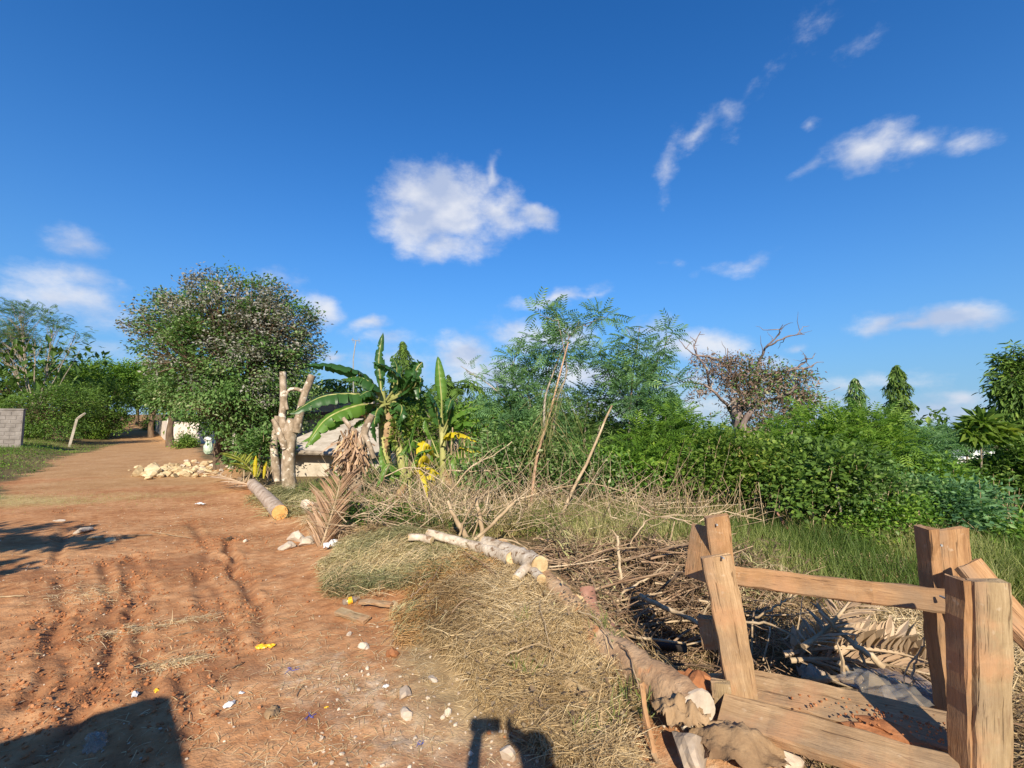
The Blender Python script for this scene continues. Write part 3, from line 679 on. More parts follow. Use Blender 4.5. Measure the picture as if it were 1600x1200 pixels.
# low house behind the banana plants
Yh = 13.5
h0, h1 = P(425, 700, Yh), P(600, 700, Yh); zr = P(520, 712, Yh)[2]; zbh = HZ(h0[0]/1.0, Yh)
t = thing('low_house', 'low unfinished grey house with a sloping concrete slab behind the banana plants', 'house', ((h0[0]+h1[0])/2, Yh+1.5, zbh))
b = MB(); cxh = (h0[0]+h1[0])/2; Lh = h1[0]-h0[0]
box(b, (cxh, Yh+1.6, (zbh-.4+zr)/2), (Lh, 3.0, zr-zbh+.4), 0, bev=.01); b.build('wall', M_conc, t)
b = MB(); zt = P(520, 668, Yh+2)[2]
V = [(h0[0]-.2, Yh-.15, zr+.01), (h1[0]+.1, Yh-.15, zr+.01), (h1[0]-.5, Yh+3.0, zt+.2), (h0[0]+.9, Yh+3.0, zt+.2)]
V = np.array(V + [tuple(np.array(q)+[0,0,.1]) for q in V]); b.add(V, [(3,2,1,0),(4,5,6,7),(0,1,5,4),(1,2,6,5),(2,3,7,6),(3,0,4,7)]); b.build('roof', M_conc, t)
b = MB(); tube(b, [P(430,706,Yh-.3), P(500,708,Yh-.3), P(548,712,Yh-.3)], .065, 8); b.build('pole', M_barkg, t)
# red roof glimpsed behind
q = P(470, 640, 19); t = thing('red_roofed_house', 'house with a rusty red iron roof glimpsed between tree and banana leaf', 'house', onG(q[0], 20.5))
b = MB(); box(b, (q[0], 20.6, 1.2), (5.6, 2.4, 3.3), 0); b.build('wall', M_conc, t)
zr2 = P(470, 650, 19)[2]; zt2 = P(470, 632, 20.5)[2]
V = np.array([(q[0]-3.1,19.0,zr2),(q[0]+3.1,19.0,zr2),(q[0]+3.1,20.7,zt2),(q[0]-3.1,20.7,zt2),(q[0]-3.1,22.4,zr2),(q[0]+3.1,22.4,zr2)])
V = np.vstack([V, V+[0,0,.05]]); b = MB(); b.add(V, [(0,1,7,6),(6,7,8,9),(9,8,11,10),(3,2,1,0),(4,5,2,3),(1,2,8,7),(2,5,11,8),(0,6,9,3),(3,9,10,4),(4,10,11,5)]); b.build('roof', M_redroof, t)
# aerial pole
q = P(556, 640, 18); t = thing('aerial_pole', 'thin bent aerial pole standing up behind the banana leaves', 'aerial', onG(q[0], 18))
b = MB(); tube(b, [onG(q[0],18)-[0,0,.1], P(552,590,18), P(552,560,18), P(556,532,18)], .022, 6); b.build('mast', M_metal, t)
b = MB(); tube(b, [P(549,531,18), P(563,533,18)], .014, 5); tube(b, [P(551,528,18), P(552,536,18)], .010, 4); tube(b, [P(561,529,18), P(561,537,18)], .010, 4); b.build('crossbar', M_metal, t)
# white house far off on the lower ground
Yw = 60; q = P(1525, 735, Yw); zw = HZ(q[0], Yw); k = Yw/FPX
t = thing('white_house', 'white flat roofed house on lower ground beyond the bushes', 'house', (q[0], Yw+2, zw))
def bx(px0, py0, px1, py1, y0, dep, nm, m):
    a_, b_ = P(px0, py1, y0), P(px1, py0, y0); z0_ = min(a_[2], b_[2]); b2 = MB()
    box(b2, ((a_[0]+b_[0])/2, y0+dep/2, (a_[2]+b_[2])/2), (abs(b_[0]-a_[0]), dep, abs(b_[2]-a_[2]))); return b2.build(nm, m, t)
bx(1498,718,1534,760,Yw,5,'wall',M_whitew); bx(1530,712,1566,760,Yw+.6,5,'wall',M_whitew); bx(1494,714.5,1538,717.8,Yw-.5,6,'roof_slab',M_whitew); bx(1516,706,1570,711.8,Yw+.1,6,'roof_slab',M_whitew)
for x0 in (1503, 1511, 1519): w = bx(x0, 722, x0+5, 729, Yw-.03, .08, 'window', M_dark)
w = bx(1545, 718, 1553, 727, Yw+.57, .08, 'window', M_dark)
q = P(1507, 758, 40); t = thing('plastered_house', 'small pink plastered building half hidden below the white house', 'house', (q[0], 42, HZ(q[0], 42)))
bx(1499, 748, 1518, 772, 40, 3, 'wall', M_limew); bx(1497, 745.5, 1520, 747.8, 39.8, 3.4, 'roof_slab', M_conc)

# ------------------------------------------------------------------ pollarded trunk and stumps
b0 = G(452, 768); Y = b0[1]
t = thing('pollarded_trunk', 'pale thick trunk cut back to two upright stubs joined by a loop', 'tree', b0)
m = MB(); tube(m, spline([b0-[0,0,.2], b0+[0,0,.1], P(450,735,Y), P(452,700,Y), P(454,672,Y), P(458,655,Y)], 16), np.interp(np.linspace(0,1,16), [0,.15,.6,.85,1], [.18,.15,.135,.155,.12]), 12, jit=.05); m.build('trunk', M_barkp, t, True)
for nm, pts, r in (('limb', [P(446,690,Y),P(441,655,Y),P(443,625,Y),P(442,581,Y)], [.11,.078,.075,.07]), ('limb', [P(462,675,Y),P(468,650,Y),P(475,620,Y),P(488,586,Y)], [.12,.095,.085,.08]),
                   ('loop_branch', [P(474,612,Y),P(464,608,Y),P(452,609,Y),P(446,622,Y),P(449,640,Y)], [.045,.04,.036,.036,.036]), ('knot', [P(446,700,Y-.1),P(440,685,Y-.15),P(430,662,Y-.1),P(426,655,Y-.1)], [.08,.07,.055,.04])):
    m = MB(); tube(m, spline(pts, 10), np.interp(np.linspace(0,1,10), np.linspace(0,1,len(r)), r), 9, jit=.07); m.build(nm, M_barkp, t, True)
Y2 = Y+2.0; q = onG(P(432,740,Y2)[0], Y2)
t = thing('mottled_trunk', 'short mottled grey trunk standing just behind the pollarded trunk', 'tree', q)
m = MB(); tube(m, spline([q-[0,0,.2], q+[0,0,.2], P(428,700,Y2), P(432,665,Y2), P(434,650,Y2)], 12), np.linspace(.11, .08, 12), 10, jit=.06); m.build('trunk', M_barkp, t, True)
Y3 = 8.6; q = onG(P(556,740,Y3)[0], Y3)
t = thing('forked_stump', 'cut forked stump draped with dead orange banana leaves', 'stump', q)
m = MB(); tube(m, spline([q-[0,0,.2], P(556,730,Y3), P(560,700,Y3), P(570,678,Y3)], 10), np.linspace(.13, .085, 10), 9, jit=.05); m.build('trunk', M_barkp, t, True)
for pts, r in (([P(566,688,Y3),P(572,668,Y3),P(582,648,Y3)], [.085,.075,.06]), ([P(560,682,Y3),P(548,668,Y3),P(536,653,Y3)], [.06,.045,.035]), ([P(570,680,Y3-.1),P(577,695,Y3-.2),P(584,716,Y3-.2)], [.05,.045,.04])):
    m = MB(); tube(m, spline(pts, 7), np.linspace(r[0], r[-1], 7), 8, jit=.05); m.build('limb', M_barkp, t, True)
M_deadb = leaf_mat('dead_banana_leaf', [(.14,.08,.045),(.30,.19,.12),(.46,.31,.20),(.58,.36,.16)], .15)
dm = MB(); n = 320; a0 = P(553, 685, Y3)
pos = a0 + rng.normal(0, 1, (n,3))*[.09,.10,.16] - np.stack([0*np.arange(n), 0*np.arange(n), rng.uniform(0,.35,n)], 1)
V = (np.array([(-.5,0,0),(.5,0,0),(.7,.5,.25),(-.4,.5,.1),(.35,1,-.1),(-.3,1,.2)])*[.07,1,.3], np.array([(0,1,2,3),(3,2,4,5)]))
inst(dm, V[0], V[1], pos, frames(rng.normal(0,.45,(n,3))+[-.12,-.1,-1], roll=rng.normal(0,1,n)), rng.uniform(.22,.5,n), np.clip(rng.normal(.5,.25,n),0,1)); dm.build('dead_leaves', M_deadb, t)
for (lab, px, py, Yy, tx, ty, r) in [('thin pale cut stem standing among the yellow banana leaves', 700, 745, 9.0, 707, 668, .022), ('straight bare pole leaning towards the bushes behind the brush', 862, 800, 6.4, 956, 634, .026),
                               ('thin grey bare stem rising from the bushes beside the dead-leaved tree', 1172, 700, 12.5, 1200, 662, .05)]:
    a_ = P(px, py, Yy); e_ = P(tx, ty, Yy+(.1 if px != 862 else 1.0)); g_ = onG(a_[0], a_[1])
    m = MB(); tube(m, bez(g_ if px != 862 else g_, e_, (.04,0,.03), 9, .012), np.linspace(r, r*.6, 9), 7, jit=.08); tag(m.build('bare_pole', M_stick, None, True, loc=g_), lab, 'stick')

# ------------------------------------------------------------------ banana plants
M_ban = [leaf_mat('banana_green', [(.030,.085,.018),(.05,.13,.028),(.085,.19,.045)], .35, .38, .5, 5, .25), leaf_mat('banana_light', [(.07,.16,.022),(.13,.26,.035),(.22,.34,.07)], .42, .4, .45, 5, .3),
         leaf_mat('banana_yellow', [(.40,.30,.02),(.70,.55,.02),(.80,.66,.10)], .4, .5, .3, 6, .4), leaf_mat('banana_dry', [(.20,.12,.06),(.36,.23,.12),(.50,.36,.22)], .2, .7, .2, 6, .5)]
M_rib = rough_mat('banana_stem', [(.16,.17,.05),(.30,.30,.10),(.45,.42,.18)], 5, (1,1,.4), .2, 20, coord='Position')
def banana_leaf(par, ctrl, width, mi, roll=0.0, tear=.35, fold=.85, name='leaf', pet=.16):
    tear = min(.7, tear*1.5)
    pts = spline(ctrl, 34); d = unit(np.gradient(pts, axis=0)); R = frames(d, roll=np.full(34, roll))
    mb = MB(); k0 = int(34*pet); tt = np.linspace(0, 1, 34-k0)
    wf = np.sin(np.clip(tt*.97+.03, 0, 1)**.72*pi)**.62; 
    tube(mb, pts, np.linspace(.026, .004, 34)*(width/.3), 5, .75, 1)
    for sg in (-1, 1):
        i = 0; m_ = len(tt)
        while i < m_-1:
            ln = int(rng.integers(1, 5)) if rng.random() < tear*2 else int(rng.integers(4, 9)); j = min(m_-1, i+ln)
            extra = rng.normal(0, tear*.45); sk = rng.uniform(-.03, .05)*tear*2; V = []
            for a in range(i, j+1):
                K = k0+a; S = R[K][:, 0]*sg; N = R[K][:, 2]; D = d[K]; w = width*.5*wf[a]
                wav = .03*width*math.sin(a*2.1)
                th = -fold - extra; e1 = pts[K]+(S*cos(fold*.5)+N*sin(fold*.5)*.4)*w*.5 + N*wav; e2 = pts[K]+(S*cos(th*.8)+N*sin(th*.8))*w + D*sk + N*wav
                sh = (0 if a not in (i, j) or a in (0, m_-1) else .12*tear)*(1 if a == i else -1)*width*.25
                V += [pts[K]+N*.004, e1, e2 + D*sh]
            nn = j-i+1; F = []
            for a in range(nn-1):
                for c_ in range(2): F.append((a*3+c_, a*3+c_+1, (a+1)*3+c_+1, (a+1)*3+c_))
            mb.add(V, F, np.clip(rng.normal(.45, .12)+.1*sg, 0, 1), 0)
            i = j
    return mb.build(name, [M_ban[mi], M_rib], par, True)
def stemtube(par, pts, r0, r1, m=None, nm='stem'):
    mb = MB(); tube(mb, spline(pts, 10), np.linspace(r0, r1, 10), 9, jit=.03); return mb.build(nm, m or M_rib, par, True)
Yb = 10.4
bb = onG(P(612, 750, Yb)[0], Yb)
t = thing('banana_plant', 'big dark green banana plant with torn arching leaves and one upright leaf', 'banana plant', bb)
q = lambda x, y, dy=0: P(x, y, Yb+dy)
stemtube(t, [bb-[0,0,.1], q(600,690), q(598,640), q(597,612)], .13, .07)
stemtube(t, [bb+[.35,0,-.1], q(622,690), q(618,640), q(612,615)], .10, .05)
for ctrl, w, mi, roll, tear in [
    ([q(597,625),q(594,590),q(592,560),q(598,521)], .30, 0, 1.45, .35),
    ([q(594,622),q(572,590,-.2),q(525,572,-.5),q(476,569,-.8)], .42, 0, -.2, .25),
    ([q(596,620),q(584,603,-.3),q(562,590,-.4),q(538,592,-.5)], .50, 0, .1, .2),
    ([q(595,628),q(560,617,-.4),q(505,620,-.8),q(454,647,-1.2)], .52, 0, .2, .25),
    ([q(594,634),q(560,634,-.6),q(510,655,-1.1),q(477,700,-1.4)], .46, 1, .4, .35),
    ([q(594,634),q(560,640,-.3),q(520,660,-.6),q(473,690,-.8)], .36, 1, .1, .3),
    ([q(604,625),q(622,595,-.2),q(605,575,-.4),q(583,567,-.5)], .34, 0, -.4, .3),
    ([q(610,625),q(640,600),q(652,575),q(660,566)], .46, 0, 1.5, .25),
    ([q(612,625),q(642,600,-.2),q(656,590,-.4),q(655,625,-.5)], .46, 0, .6, .35),
    ([q(606,628),q(640,610,-.3),q(650,598,-.5),q(648,572,-.5)], .3, 0, .2, .4),
    ([q(602,630),q(580,622,-.4),q(575,612,-.8),q(560,620,-1.1)], .34, 0, .2, .4),
    ([q(602,632),q(622,632,-.3),q(628,640,-.6),q(620,668,-.6)], .34, 0, .5, .35),
    ([q(600,640),q(584,640,-.2),q(576,655,-.4),q(574,690,-.4)], .3, 3, .5, .5),
    ([q(606,640),q(612,650,-.2),q(608,680,-.4),q(604,712,-.4)], .26, 3, .8, .5),
    ([q(598,632),q(588,650,-.2),q(560,660,-.4),q(548,672,-.4)], .28, 1, .3, .4),
    ([q(604,630,.2),q(615,600,.3),q(620,575,.3),q(612,556,.2)], .34, 0, 1.3, .3), ([q(600,630,.2),q(585,605,.3),q(572,600,.3),q(556,606,.2)], .40, 0, .3, .3), ([q(606,632,.2),q(630,622,.3),q(648,628,.2),q(660,650,.1)], .42, 0, .4, .3),
    ([q(600,634,-.1),q(590,640,-.4),q(585,660,-.6),q(588,690,-.6)], .34, 0, .3, .35), ([q(606,634,0),q(620,645,-.2),q(630,665,-.3),q(632,692,-.3)], .32, 0, .4, .4), ([q(598,630,0),q(575,615,-.1),q(552,618,-.2),q(530,632,-.3)], .38, 0, .2, .3)]:
    banana_leaf(t, ctrl, w, mi, roll, tear)
Yb2 = 9.6; q = lambda x, y, dy=0: P(x, y, Yb2+dy); bb = onG(P(692, 750, Yb2)[0], Yb2)
t = thing('banana_plant', 'lighter banana plant with one tall upright leaf and yellow collapsed leaves', 'banana plant', bb)
stemtube(t, [bb-[0,0,.1], q(692,700), q(690,670), q(689,650)], .075, .04)
for ctrl, w, mi, roll, tear, pet in [
    ([q(690,655),q(690,625),q(687,590),q(684,557)], .30, 1, 1.62, .06, .35),
    ([q(690,690),q(706,655,-.2),q(735,637,-.4),q(774,629,-.6)], .26, 1, -.3, .2, .25),
    ([q(690,690),q(712,668,-.3),q(735,660,-.5),q(764,673,-.8)], .24, 1, .1, .3, .25),
    ([q(690,680),q(684,650,-.2),q(676,625,-.4),q(668,606,-.5)], .30, 0, .3, .3, .2),
    ([q(690,680),q(702,650,-.2),q(705,625,-.4),q(698,645,-.7)], .28, 0, .6, .3, .2),
    ([q(688,700),q(700,680,-.5),q(720,678,-.7),q(745,690,-.9)], .22, 2, .2, .5, .2),
    ([q(684,730),q(672,700,-.4),q(662,696,-.6),q(655,745,-.9)], .30, 2, .5, .6, .2),
    ([q(684,730),q(668,718,-.5),q(660,712,-.8),q(643,730,-1.0)], .26, 2, .4, .6, .2),
    ([q(686,730),q(676,740,-.6),q(672,760,-.8),q(668,790,-1.0)], .24, 2, .5, .7, .2),
    ([q(690,720),q(705,712,-.4),q(712,722,-.7),q(716,760,-.8)], .24, 1, .4, .4, .2),
    ([q(690,720),q(720,700,-.3),q(750,706,-.6),q(763,712,-.8)], .22, 2, .4, .4, .3),
    ([q(692,725),q(700,740,-.4),q(705,756,-.7),q(708,790,-.8)], .22, 3, .4, .5, .2),
    ([q(686,715),q(676,690,.3),q(668,670,.3),q(664,655,.3)], .2, 1, .4, .2, .4),
    ([q(686,715),q(650,690,.3),q(640,695,.1),q(622,712,0)], .24, 1, .4, .3, .4)]:
    banana_leaf(t, ctrl, w, mi, roll, tear, pet=pet)
Yb3 = 7.8; q = lambda x, y, dy=0: P(x, y, Yb3+dy); bb = onG(P(640, 765, Yb3)[0], Yb3)
t = thing('banana_sucker', 'small banana sucker with a few low leaves beside the forked stump', 'banana plant', bb)
stemtube(t, [bb-[0,0,.1], bb+[0,0,.25], q(638,740)], .05, .03)
for ctrl, w, mi, roll, tear in [([q(636,748),q(622,735),q(604,728,-.1),q(588,762,-.2)], .2, 1, .5, .1), ([q(640,748),q(612,740,.1),q(600,720,.1),q(596,698,.1)], .19, 1, .5, .15),
    ([q(640,748),q(646,722,.1),q(656,708,.1),q(676,702,0)], .16, 1, .3, .3), ([q(640,745),q(634,715,.2),q(640,690,.2),q(650,655,.2)], .1, 1, .3, .1), ([q(642,745),q(656,728,-.1),q(670,730,-.3),q(688,742,-.5)], .18, 2, .3, .5),
    ([q(640,748),q(652,735,-.3),q(664,745,-.5),q(668,775,-.6)], .18, 2, .6, .6), ([q(638,748),q(630,760,-.3),q(622,772,-.4),q(618,790,-.4)], .16, 3, .3, .5)]:
    banana_leaf(t, ctrl, w, mi, roll, tear, pet=.2)
for (lab, px, py, Yy, pts, w, mi) in [('lone folded yellow banana leaf tip hanging over dry stems', 760, 712, 8.4, [(757,698),(760,704),(763,712),(766,722)], .16, 2),
                                   ('long torn yellow leaf lying on the dry brush near the bare pole', 860, 712, 9.0, [(842,706),(858,710),(875,713),(892,714)], .10, 2)]:
    c_ = [P(x, y, Yy) for x, y in pts]; o = banana_leaf(None, c_, w, mi, .3, .1, name='fallen_leaf', pet=.02); tag(o, lab, 'leaf')
# palms glimpsed behind
def frond(mb, ctrl, L, n=30, w=.02, hang=.5, mat=0, tint=.5, side_up=0.2, both=True, jit=.12):
    pts = spline(ctrl, n); d = unit(np.gradient(pts, axis=0)); R = frames(d)
    tube(mb, pts, np.linspace(.02, .004, n)*(w/.02)**.5, 4, min(1, tint+.2), mat)
    sides = (-1, 1) if both else (1,)
    for sg in sides:
        k = np.arange(2, n); prof = np.sin(np.clip((k/n)*.9+.1, 0, 1)*pi)**.5
        dr = R[k][:, :, 0]*sg*.85 + d[k]*.65 + np.array([0,0,-hang]) + R[k][:, :, 2]*side_up + rng.normal(0, jit, (len(k), 3))
        T = (np.array([(0,0,0),(.5,.3,0),(.42,.7,-.05),(0,1,-.16),(-.42,.7,-.05),(-.5,.3,0)])*[w/L*2,1,1], np.array([(0,1,2,5),(5,2,3,4)]))
        inst(mb, T[0], T[1], pts[k], frames(dr, roll=rng.normal(0, .5, len(k))), L*prof*rng.uniform(.8, 1.1, len(k)), np.clip(tint+rng.normal(0, .15, len(k)), 0, 1), mat)
for (lab, px, py, Yy, r, n, hh) in [('small palm crown rising beside the upright banana leaf', 712, 622, 20, 1.3, 13, 1), ('tiny palm crown beside the round tree above the arching banana leaf', 528, 612, 19, .9, 12, 1), ('low dark palm crown behind the banana stems', 668, 640, 17, 1.2, 12, 1)]:
    c_ = P(px, py, Yy); g_ = onG(c_[0], c_[1]); t = thing('palm_tree', lab, 'palm', g_, 'palms behind the banana plants')
    m = MB(); tube(m, [g_-[0,0,.2], (g_+c_)/2+[.05,0,0], c_], [.14,.11,.10], 8); m.build('trunk', M_barkg, t, True)
    m = MB()
    for k in range(n):
        a_ = k*2*pi/n+rng.uniform(-.2,.2); e_ = rng.uniform(.1, 1.2); u_ = np.array([cos(a_), sin(a_), 0])
        frond(m, [c_, c_+u_*r*.4*cos(e_)+[0,0,r*.5*sin(e_)+.1], c_+u_*r*.8+[0,0,r*(sin(e_)*.6-.05)], c_+u_*r*1.05+[0,0,r*(sin(e_)*.5-.35)]], r*.38, 22, .035)
    m.build('crown', M_gdark, t)

# ------------------------------------------------------------------ feathery saplings (pinnate leaves on thin bent stems)
def sapling(lab, base_px, Y, stems, leaf_spec, nfr, fr=.30, m=None, grp='feathery saplings on the plot', name='feathery_sapling', st=.022, bark=None, sig=.16, tm=None, cat='sapling', jit=None):
    b_ = onG(P(base_px, 700, Y)[0], Y); t = thing(name, lab, cat, b_, grp)
    mb = MB(); nodes = []
    for pts in stems:
        c_ = [b_+np.array([rng.normal(0,.08), rng.normal(0,.08), -.05])]+[P(x, y, Y+rng.normal(0, .15)) for x, y in pts]
        s_ = spline(c_, 26); tube(mb, s_, np.linspace(st*1.3, st*.22, 26), 6); nodes.append(s_)
    for (px, py, rw, rh) in leaf_spec:                           # side shoots to each tuft
        c_ = P(px, py, Y); al_ = np.concatenate(nodes[:len(stems)]); al_ = al_[al_[:, 2] < c_[2]+.05]
        if len(al_):
            j = al_[np.argmin(np.linalg.norm(al_-(c_-[0,0,.25]), axis=1))]; tube(mb, bez(j, c_, (0,0,-.08), 7, .01), np.linspace(st*.5, st*.15, 7), 4, cap=False)
    mb.build('stem', bark or M_barkg, t, True)
    nfr = int(nfr*(.42 if nfr > 100 else 1)); k = Y/FPX; area = np.array([a[2]*a[3] for a in leaf_spec], float); own = rng.choice(len(leaf_spec), nfr, p=area/area.sum())
    S = np.array(leaf_spec, float)[own]; C = np.array([P(a, b2, Y) for a, b2 in S[:, :2]])
    d_ = unit(rng.normal(size=(nfr, 3))); rr_ = rng.uniform(.1, 1, nfr)**.5
    off = d_*rr_[:, None]*np.stack([S[:, 2]*k, np.minimum(S[:, 2], S[:, 3])*k, S[:, 3]*k], 1)
    pos = C+off; dr = unit(off)*.8 + rng.normal(0, .5, (nfr, 3)) + [0, 0, .25]
    tm = tm or PIN; cr = MB()
    inst(cr, tm[0], tm[1], pos, frames(dr, roll=rng.normal(0, .45, nfr)), fr*1.12*rng.uniform(.6, 1.2, nfr), np.clip(.40+.25*fbm(pos[:,0]*2, pos[:,2]*2, 5, 2)+rng.normal(0, .14, nfr)+.1*rr_, 0, 1))
    cr.build('foliage', m or M_gblue, t); return t
sapling('tall feathery sapling with a drooping top tuft above the dry stems', 858, 8.6, [[(868,640),(885,580),(872,500)],[(850,650),(862,590),(895,520),(945,495)]],
        [(868,492,22,16),(842,488,14,10),(885,512,12,18),(862,498,8,30),(905,500,10,10),(935,496,18,12),(950,492,12,8),(888,535,30,20),(925,505,8,10),(858,540,30,18),(890,560,26,20)], 620, .27)
sapling('dense leaning feathery sapling next to the bare leaning stem', 838, 8.9, [[(830,650),(825,600),(850,540)],[(830,650),(800,590),(815,530)],[(840,650),(850,600),(870,540)]],
        [(825,605,40,36),(812,560,26,16),(850,566,20,20),(790,615,22,22),(845,625,34,34),(828,540,20,8),(800,560,14,10),(785,655,30,30),(855,665,36,28)], 1700, .26)
sapling('thin side branch of feathery leaves stretching across the sky towards the banana', 800, 8.7, [[(800,650),(775,610),(720,572)]], [(728,576,12,6),(752,588,16,8),(775,596,16,10),(790,606,20,16),(740,582,10,6)], 110, .22)
sapling('large bluish feathery sapling with two spreading heads', 985, 8.4, [[(985,640),(990,580),(1000,510)],[(985,650),(960,600),(940,560)],[(990,650),(1020,580),(1050,520)]],
        [(985,530,20,10),(1042,520,20,9),(1010,550,34,14),(950,562,26,14),(936,548,10,8),(985,580,40,16),(1000,618,42,24),(1052,602,14,12),(1025,645,38,22),(958,590,18,14),(978,512,8,6),(1020,572,22,14),(1000,595,30,16)], 1900, .25)
sapling('low wide feathery shrub filling the gap between the two tall saplings', 920, 9.2, [[(915,660),(920,620)],[(940,660),(960,630)]],
        [(900,640,40,26),(940,630,40,26),(975,660,50,34),(910,680,60,34),(880,690,44,30)], 1900, .26, M_gray)
sapling('bright feathery thicket rising below the dead-leaved tree', 1040, 8.0, [[(1040,690),(1040,650)],[(1080,690),(1090,660)]],
        [(1030,680,46,34),(1080,690,50,36),(1055,655,30,20),(1010,720,50,40),(1070,730,54,40),(1120,720,40,34)], 2300, .24, M_gmid)
for i, (lab, px, Y, pts, sp, n, m) in enumerate([
    ('feathery shrub with arching tips just beyond the yellowing bush', 1235, 8.6, [[(1235,700),(1240,660)]], [(1240,680,44,26),(1210,700,40,24),(1270,660,34,22),(1290,650,20,14),(1255,720,54,32)], 1500, M_gmid),
    ('tall arching feathery shrub in front of the thin columnar tree', 1330, 8.2, [[(1325,700),(1340,660)],[(1350,700),(1370,660)]], [(1320,680,40,30),(1355,665,34,22),(1375,660,24,16),(1340,710,60,34),(1300,690,30,24),(1395,690,30,24)], 2000, M_gmid),
    ('feathery shrub at the foot of the lone columnar tree', 1410, 8.4, [[(1410,700),(1420,685)]], [(1420,700,34,22),(1450,685,28,14),(1400,725,40,26),(1470,690,22,12),(1440,720,40,26)], 1300, M_gblue),
    ('low feathery shrub hiding the foot of the white house', 1500, 8.8, [[(1500,740),(1505,730)]], [(1500,752,34,14),(1470,745,30,16),(1540,755,34,16)], 800, M_gmid),
    ('small feathery shrub with raised tips beside the papaya-like sapling', 1515, 10.5, [[(1510,700),(1505,680)]], [(1500,684,26,10),(1520,694,30,8),(1478,688,16,8)], 420, M_gblue)]):
    sapling(lab, px, Y, pts, sp, n, .25, m)
# drooping dry pods / vines on the leaning stem
b_ = onG(P(826, 790, 7.4)[0], 7.4); t = thing('leaning_sapling', 'reddish bare stem leaning up through the feathery saplings with hanging dry twigs', 'stem', b_)
m = MB(); tube(m, spline([b_-[0,0,.1], P(838,720,7.6), P(858,650,7.8), P(876,580,8.0), P(888,535,8.2)], 24), np.linspace(.027, .011, 24), 7); m.build('stem', rough_mat('reddish_stem', [(.22,.12,.07),(.38,.23,.14),(.5,.35,.22)], 6, coord='Position'), t, True)
m = MB()
for k in range(75):
    s_ = rng.random(); a_ = P(840+40*s_+rng.normal(0,6), 690-95*s_, 7.7); tube(m, bez(a_, a_+[rng.normal(-.22 if k % 3 else .35,.22), rng.normal(0,.12), -rng.uniform(.35,1.15)], (rng.normal(0,.1),0,.15), 6, .01), .003, 3, np.clip(rng.normal(.5,.3),0,1), cap=False)
m.build('hanging_twigs', M_weed, t)
# ------------------------------------------------------------------ dead-leaved gnarled tree
Y = 12.5; b_ = onG(P(1160, 700, Y)[0], Y); q = lambda x, y, dy=0: P(x, y, Y+dy)
M_pinkb0 = rough_mat('bark_grey_trunk', [(.13,.10,.08),(.26,.205,.165),(.42,.355,.30)], 6, (1,1,.5), .7, 22)
t = thing('gnarled_tree', 'gnarled tree with brown dead leaves and bare twisted limbs against the sky', 'tree', b_)
m = MB(); tube(m, spline([b_-[0,0,.2], b_+[0,0,.4], q(1158,680), q(1152,650), q(1150,622)], 14), np.linspace(.21, .13, 14), 10, jit=.08); m.build('trunk', M_pinkb0, t, True)
M_pinkb = rough_mat('bark_pinkish_grey', [(.10,.07,.06),(.20,.15,.13),(.36,.29,.26)], 6, (1,1,.5), .6, 25)
LIM = [([(1150,668),(1140,640),(1122,618),(1098,600),(1066,597)], .06, .012), ([(1152,660),(1158,630),(1150,600),(1142,580),(1137,545)], .055, .010), ([(1158,670),(1172,645),(1195,628),(1225,618),(1248,600)], .08, .02),
       ([(1155,650),(1175,610),(1185,570),(1195,545),(1213,528),(1222,508)], .055, .008), ([(1180,600),(1200,585),(1240,578),(1272,572)], .045, .015), ([(1165,680),(1190,665),(1215,655),(1235,650)], .05, .02),
       ([(1142,580),(1118,560),(1088,555),(1072,545)], .05, .01), ([(1110,610),(1100,570),(1085,545),(1094,518)], .04, .008), ([(1195,545),(1225,528),(1258,522)], .03, .008), ([(1240,578),(1255,568),(1262,560)], .035, .01)]
for pts, r0, r1 in LIM:
    n_ = 16; s_ = spline([q(x, y, rng.normal(0,.25)) for x, y in pts], n_); m = MB(); tube(m, s_+rng.normal(0,.012,s_.shape), np.linspace(r0, r1, n_), 7)
    for k in range(5 if r0 > .05 else 4):
        j = s_[rng.integers(n_//2, n_)]; tube(m, bez(j, j+rng.normal(0,.28,3)+[0,0,.15], rng.normal(0,.06,3), 6, .02), np.linspace(.014,.003,6), 4, cap=False)
    m.build('limb', M_pinkb, t, True)
lob = [((x-1160)*Y/FPX, 0, P(x, y, Y)[2]-b_[2], rw*Y/FPX, rh*Y/FPX) for x, y, rw, rh in
       [(1145,575,40,26),(1110,585,30,30),(1180,590,50,34),(1215,600,36,34),(1250,610,34,40),(1095,620,14,16),(1160,620,36,30),(1225,650,40,30),(1175,650,24,24),(1270,630,18,30)]]
cl, kk = lobe_points([(b_+np.array([a,0,c]), np.array([rw,min(rw,.5),rh])) for a,_,c,rw,rh in lob], 420, .2)
cr = MB(); scatter_leaves(cr, cl, 6800, .13, .11, LEAFN, .6); scatter_leaves(cr, cl[(cl[:,0] > b_[0]-.1) | (rng.random(len(cl)) < .2)], 2600, .12, .10, LEAF, .2, mat=1); cr.build('crown', [M_gdry, M_gray], t)
tm_ = MB()
for p_ in cl[::2]:
    j = p_+rng.normal(0,.25,3)-[0,0,.15]; tube(tm_, bez(j, p_, rng.normal(0,.04,3), 4), [.01,.007,.005,.003], 3, cap=False)
tm_.build('twigs', M_barkg, t)
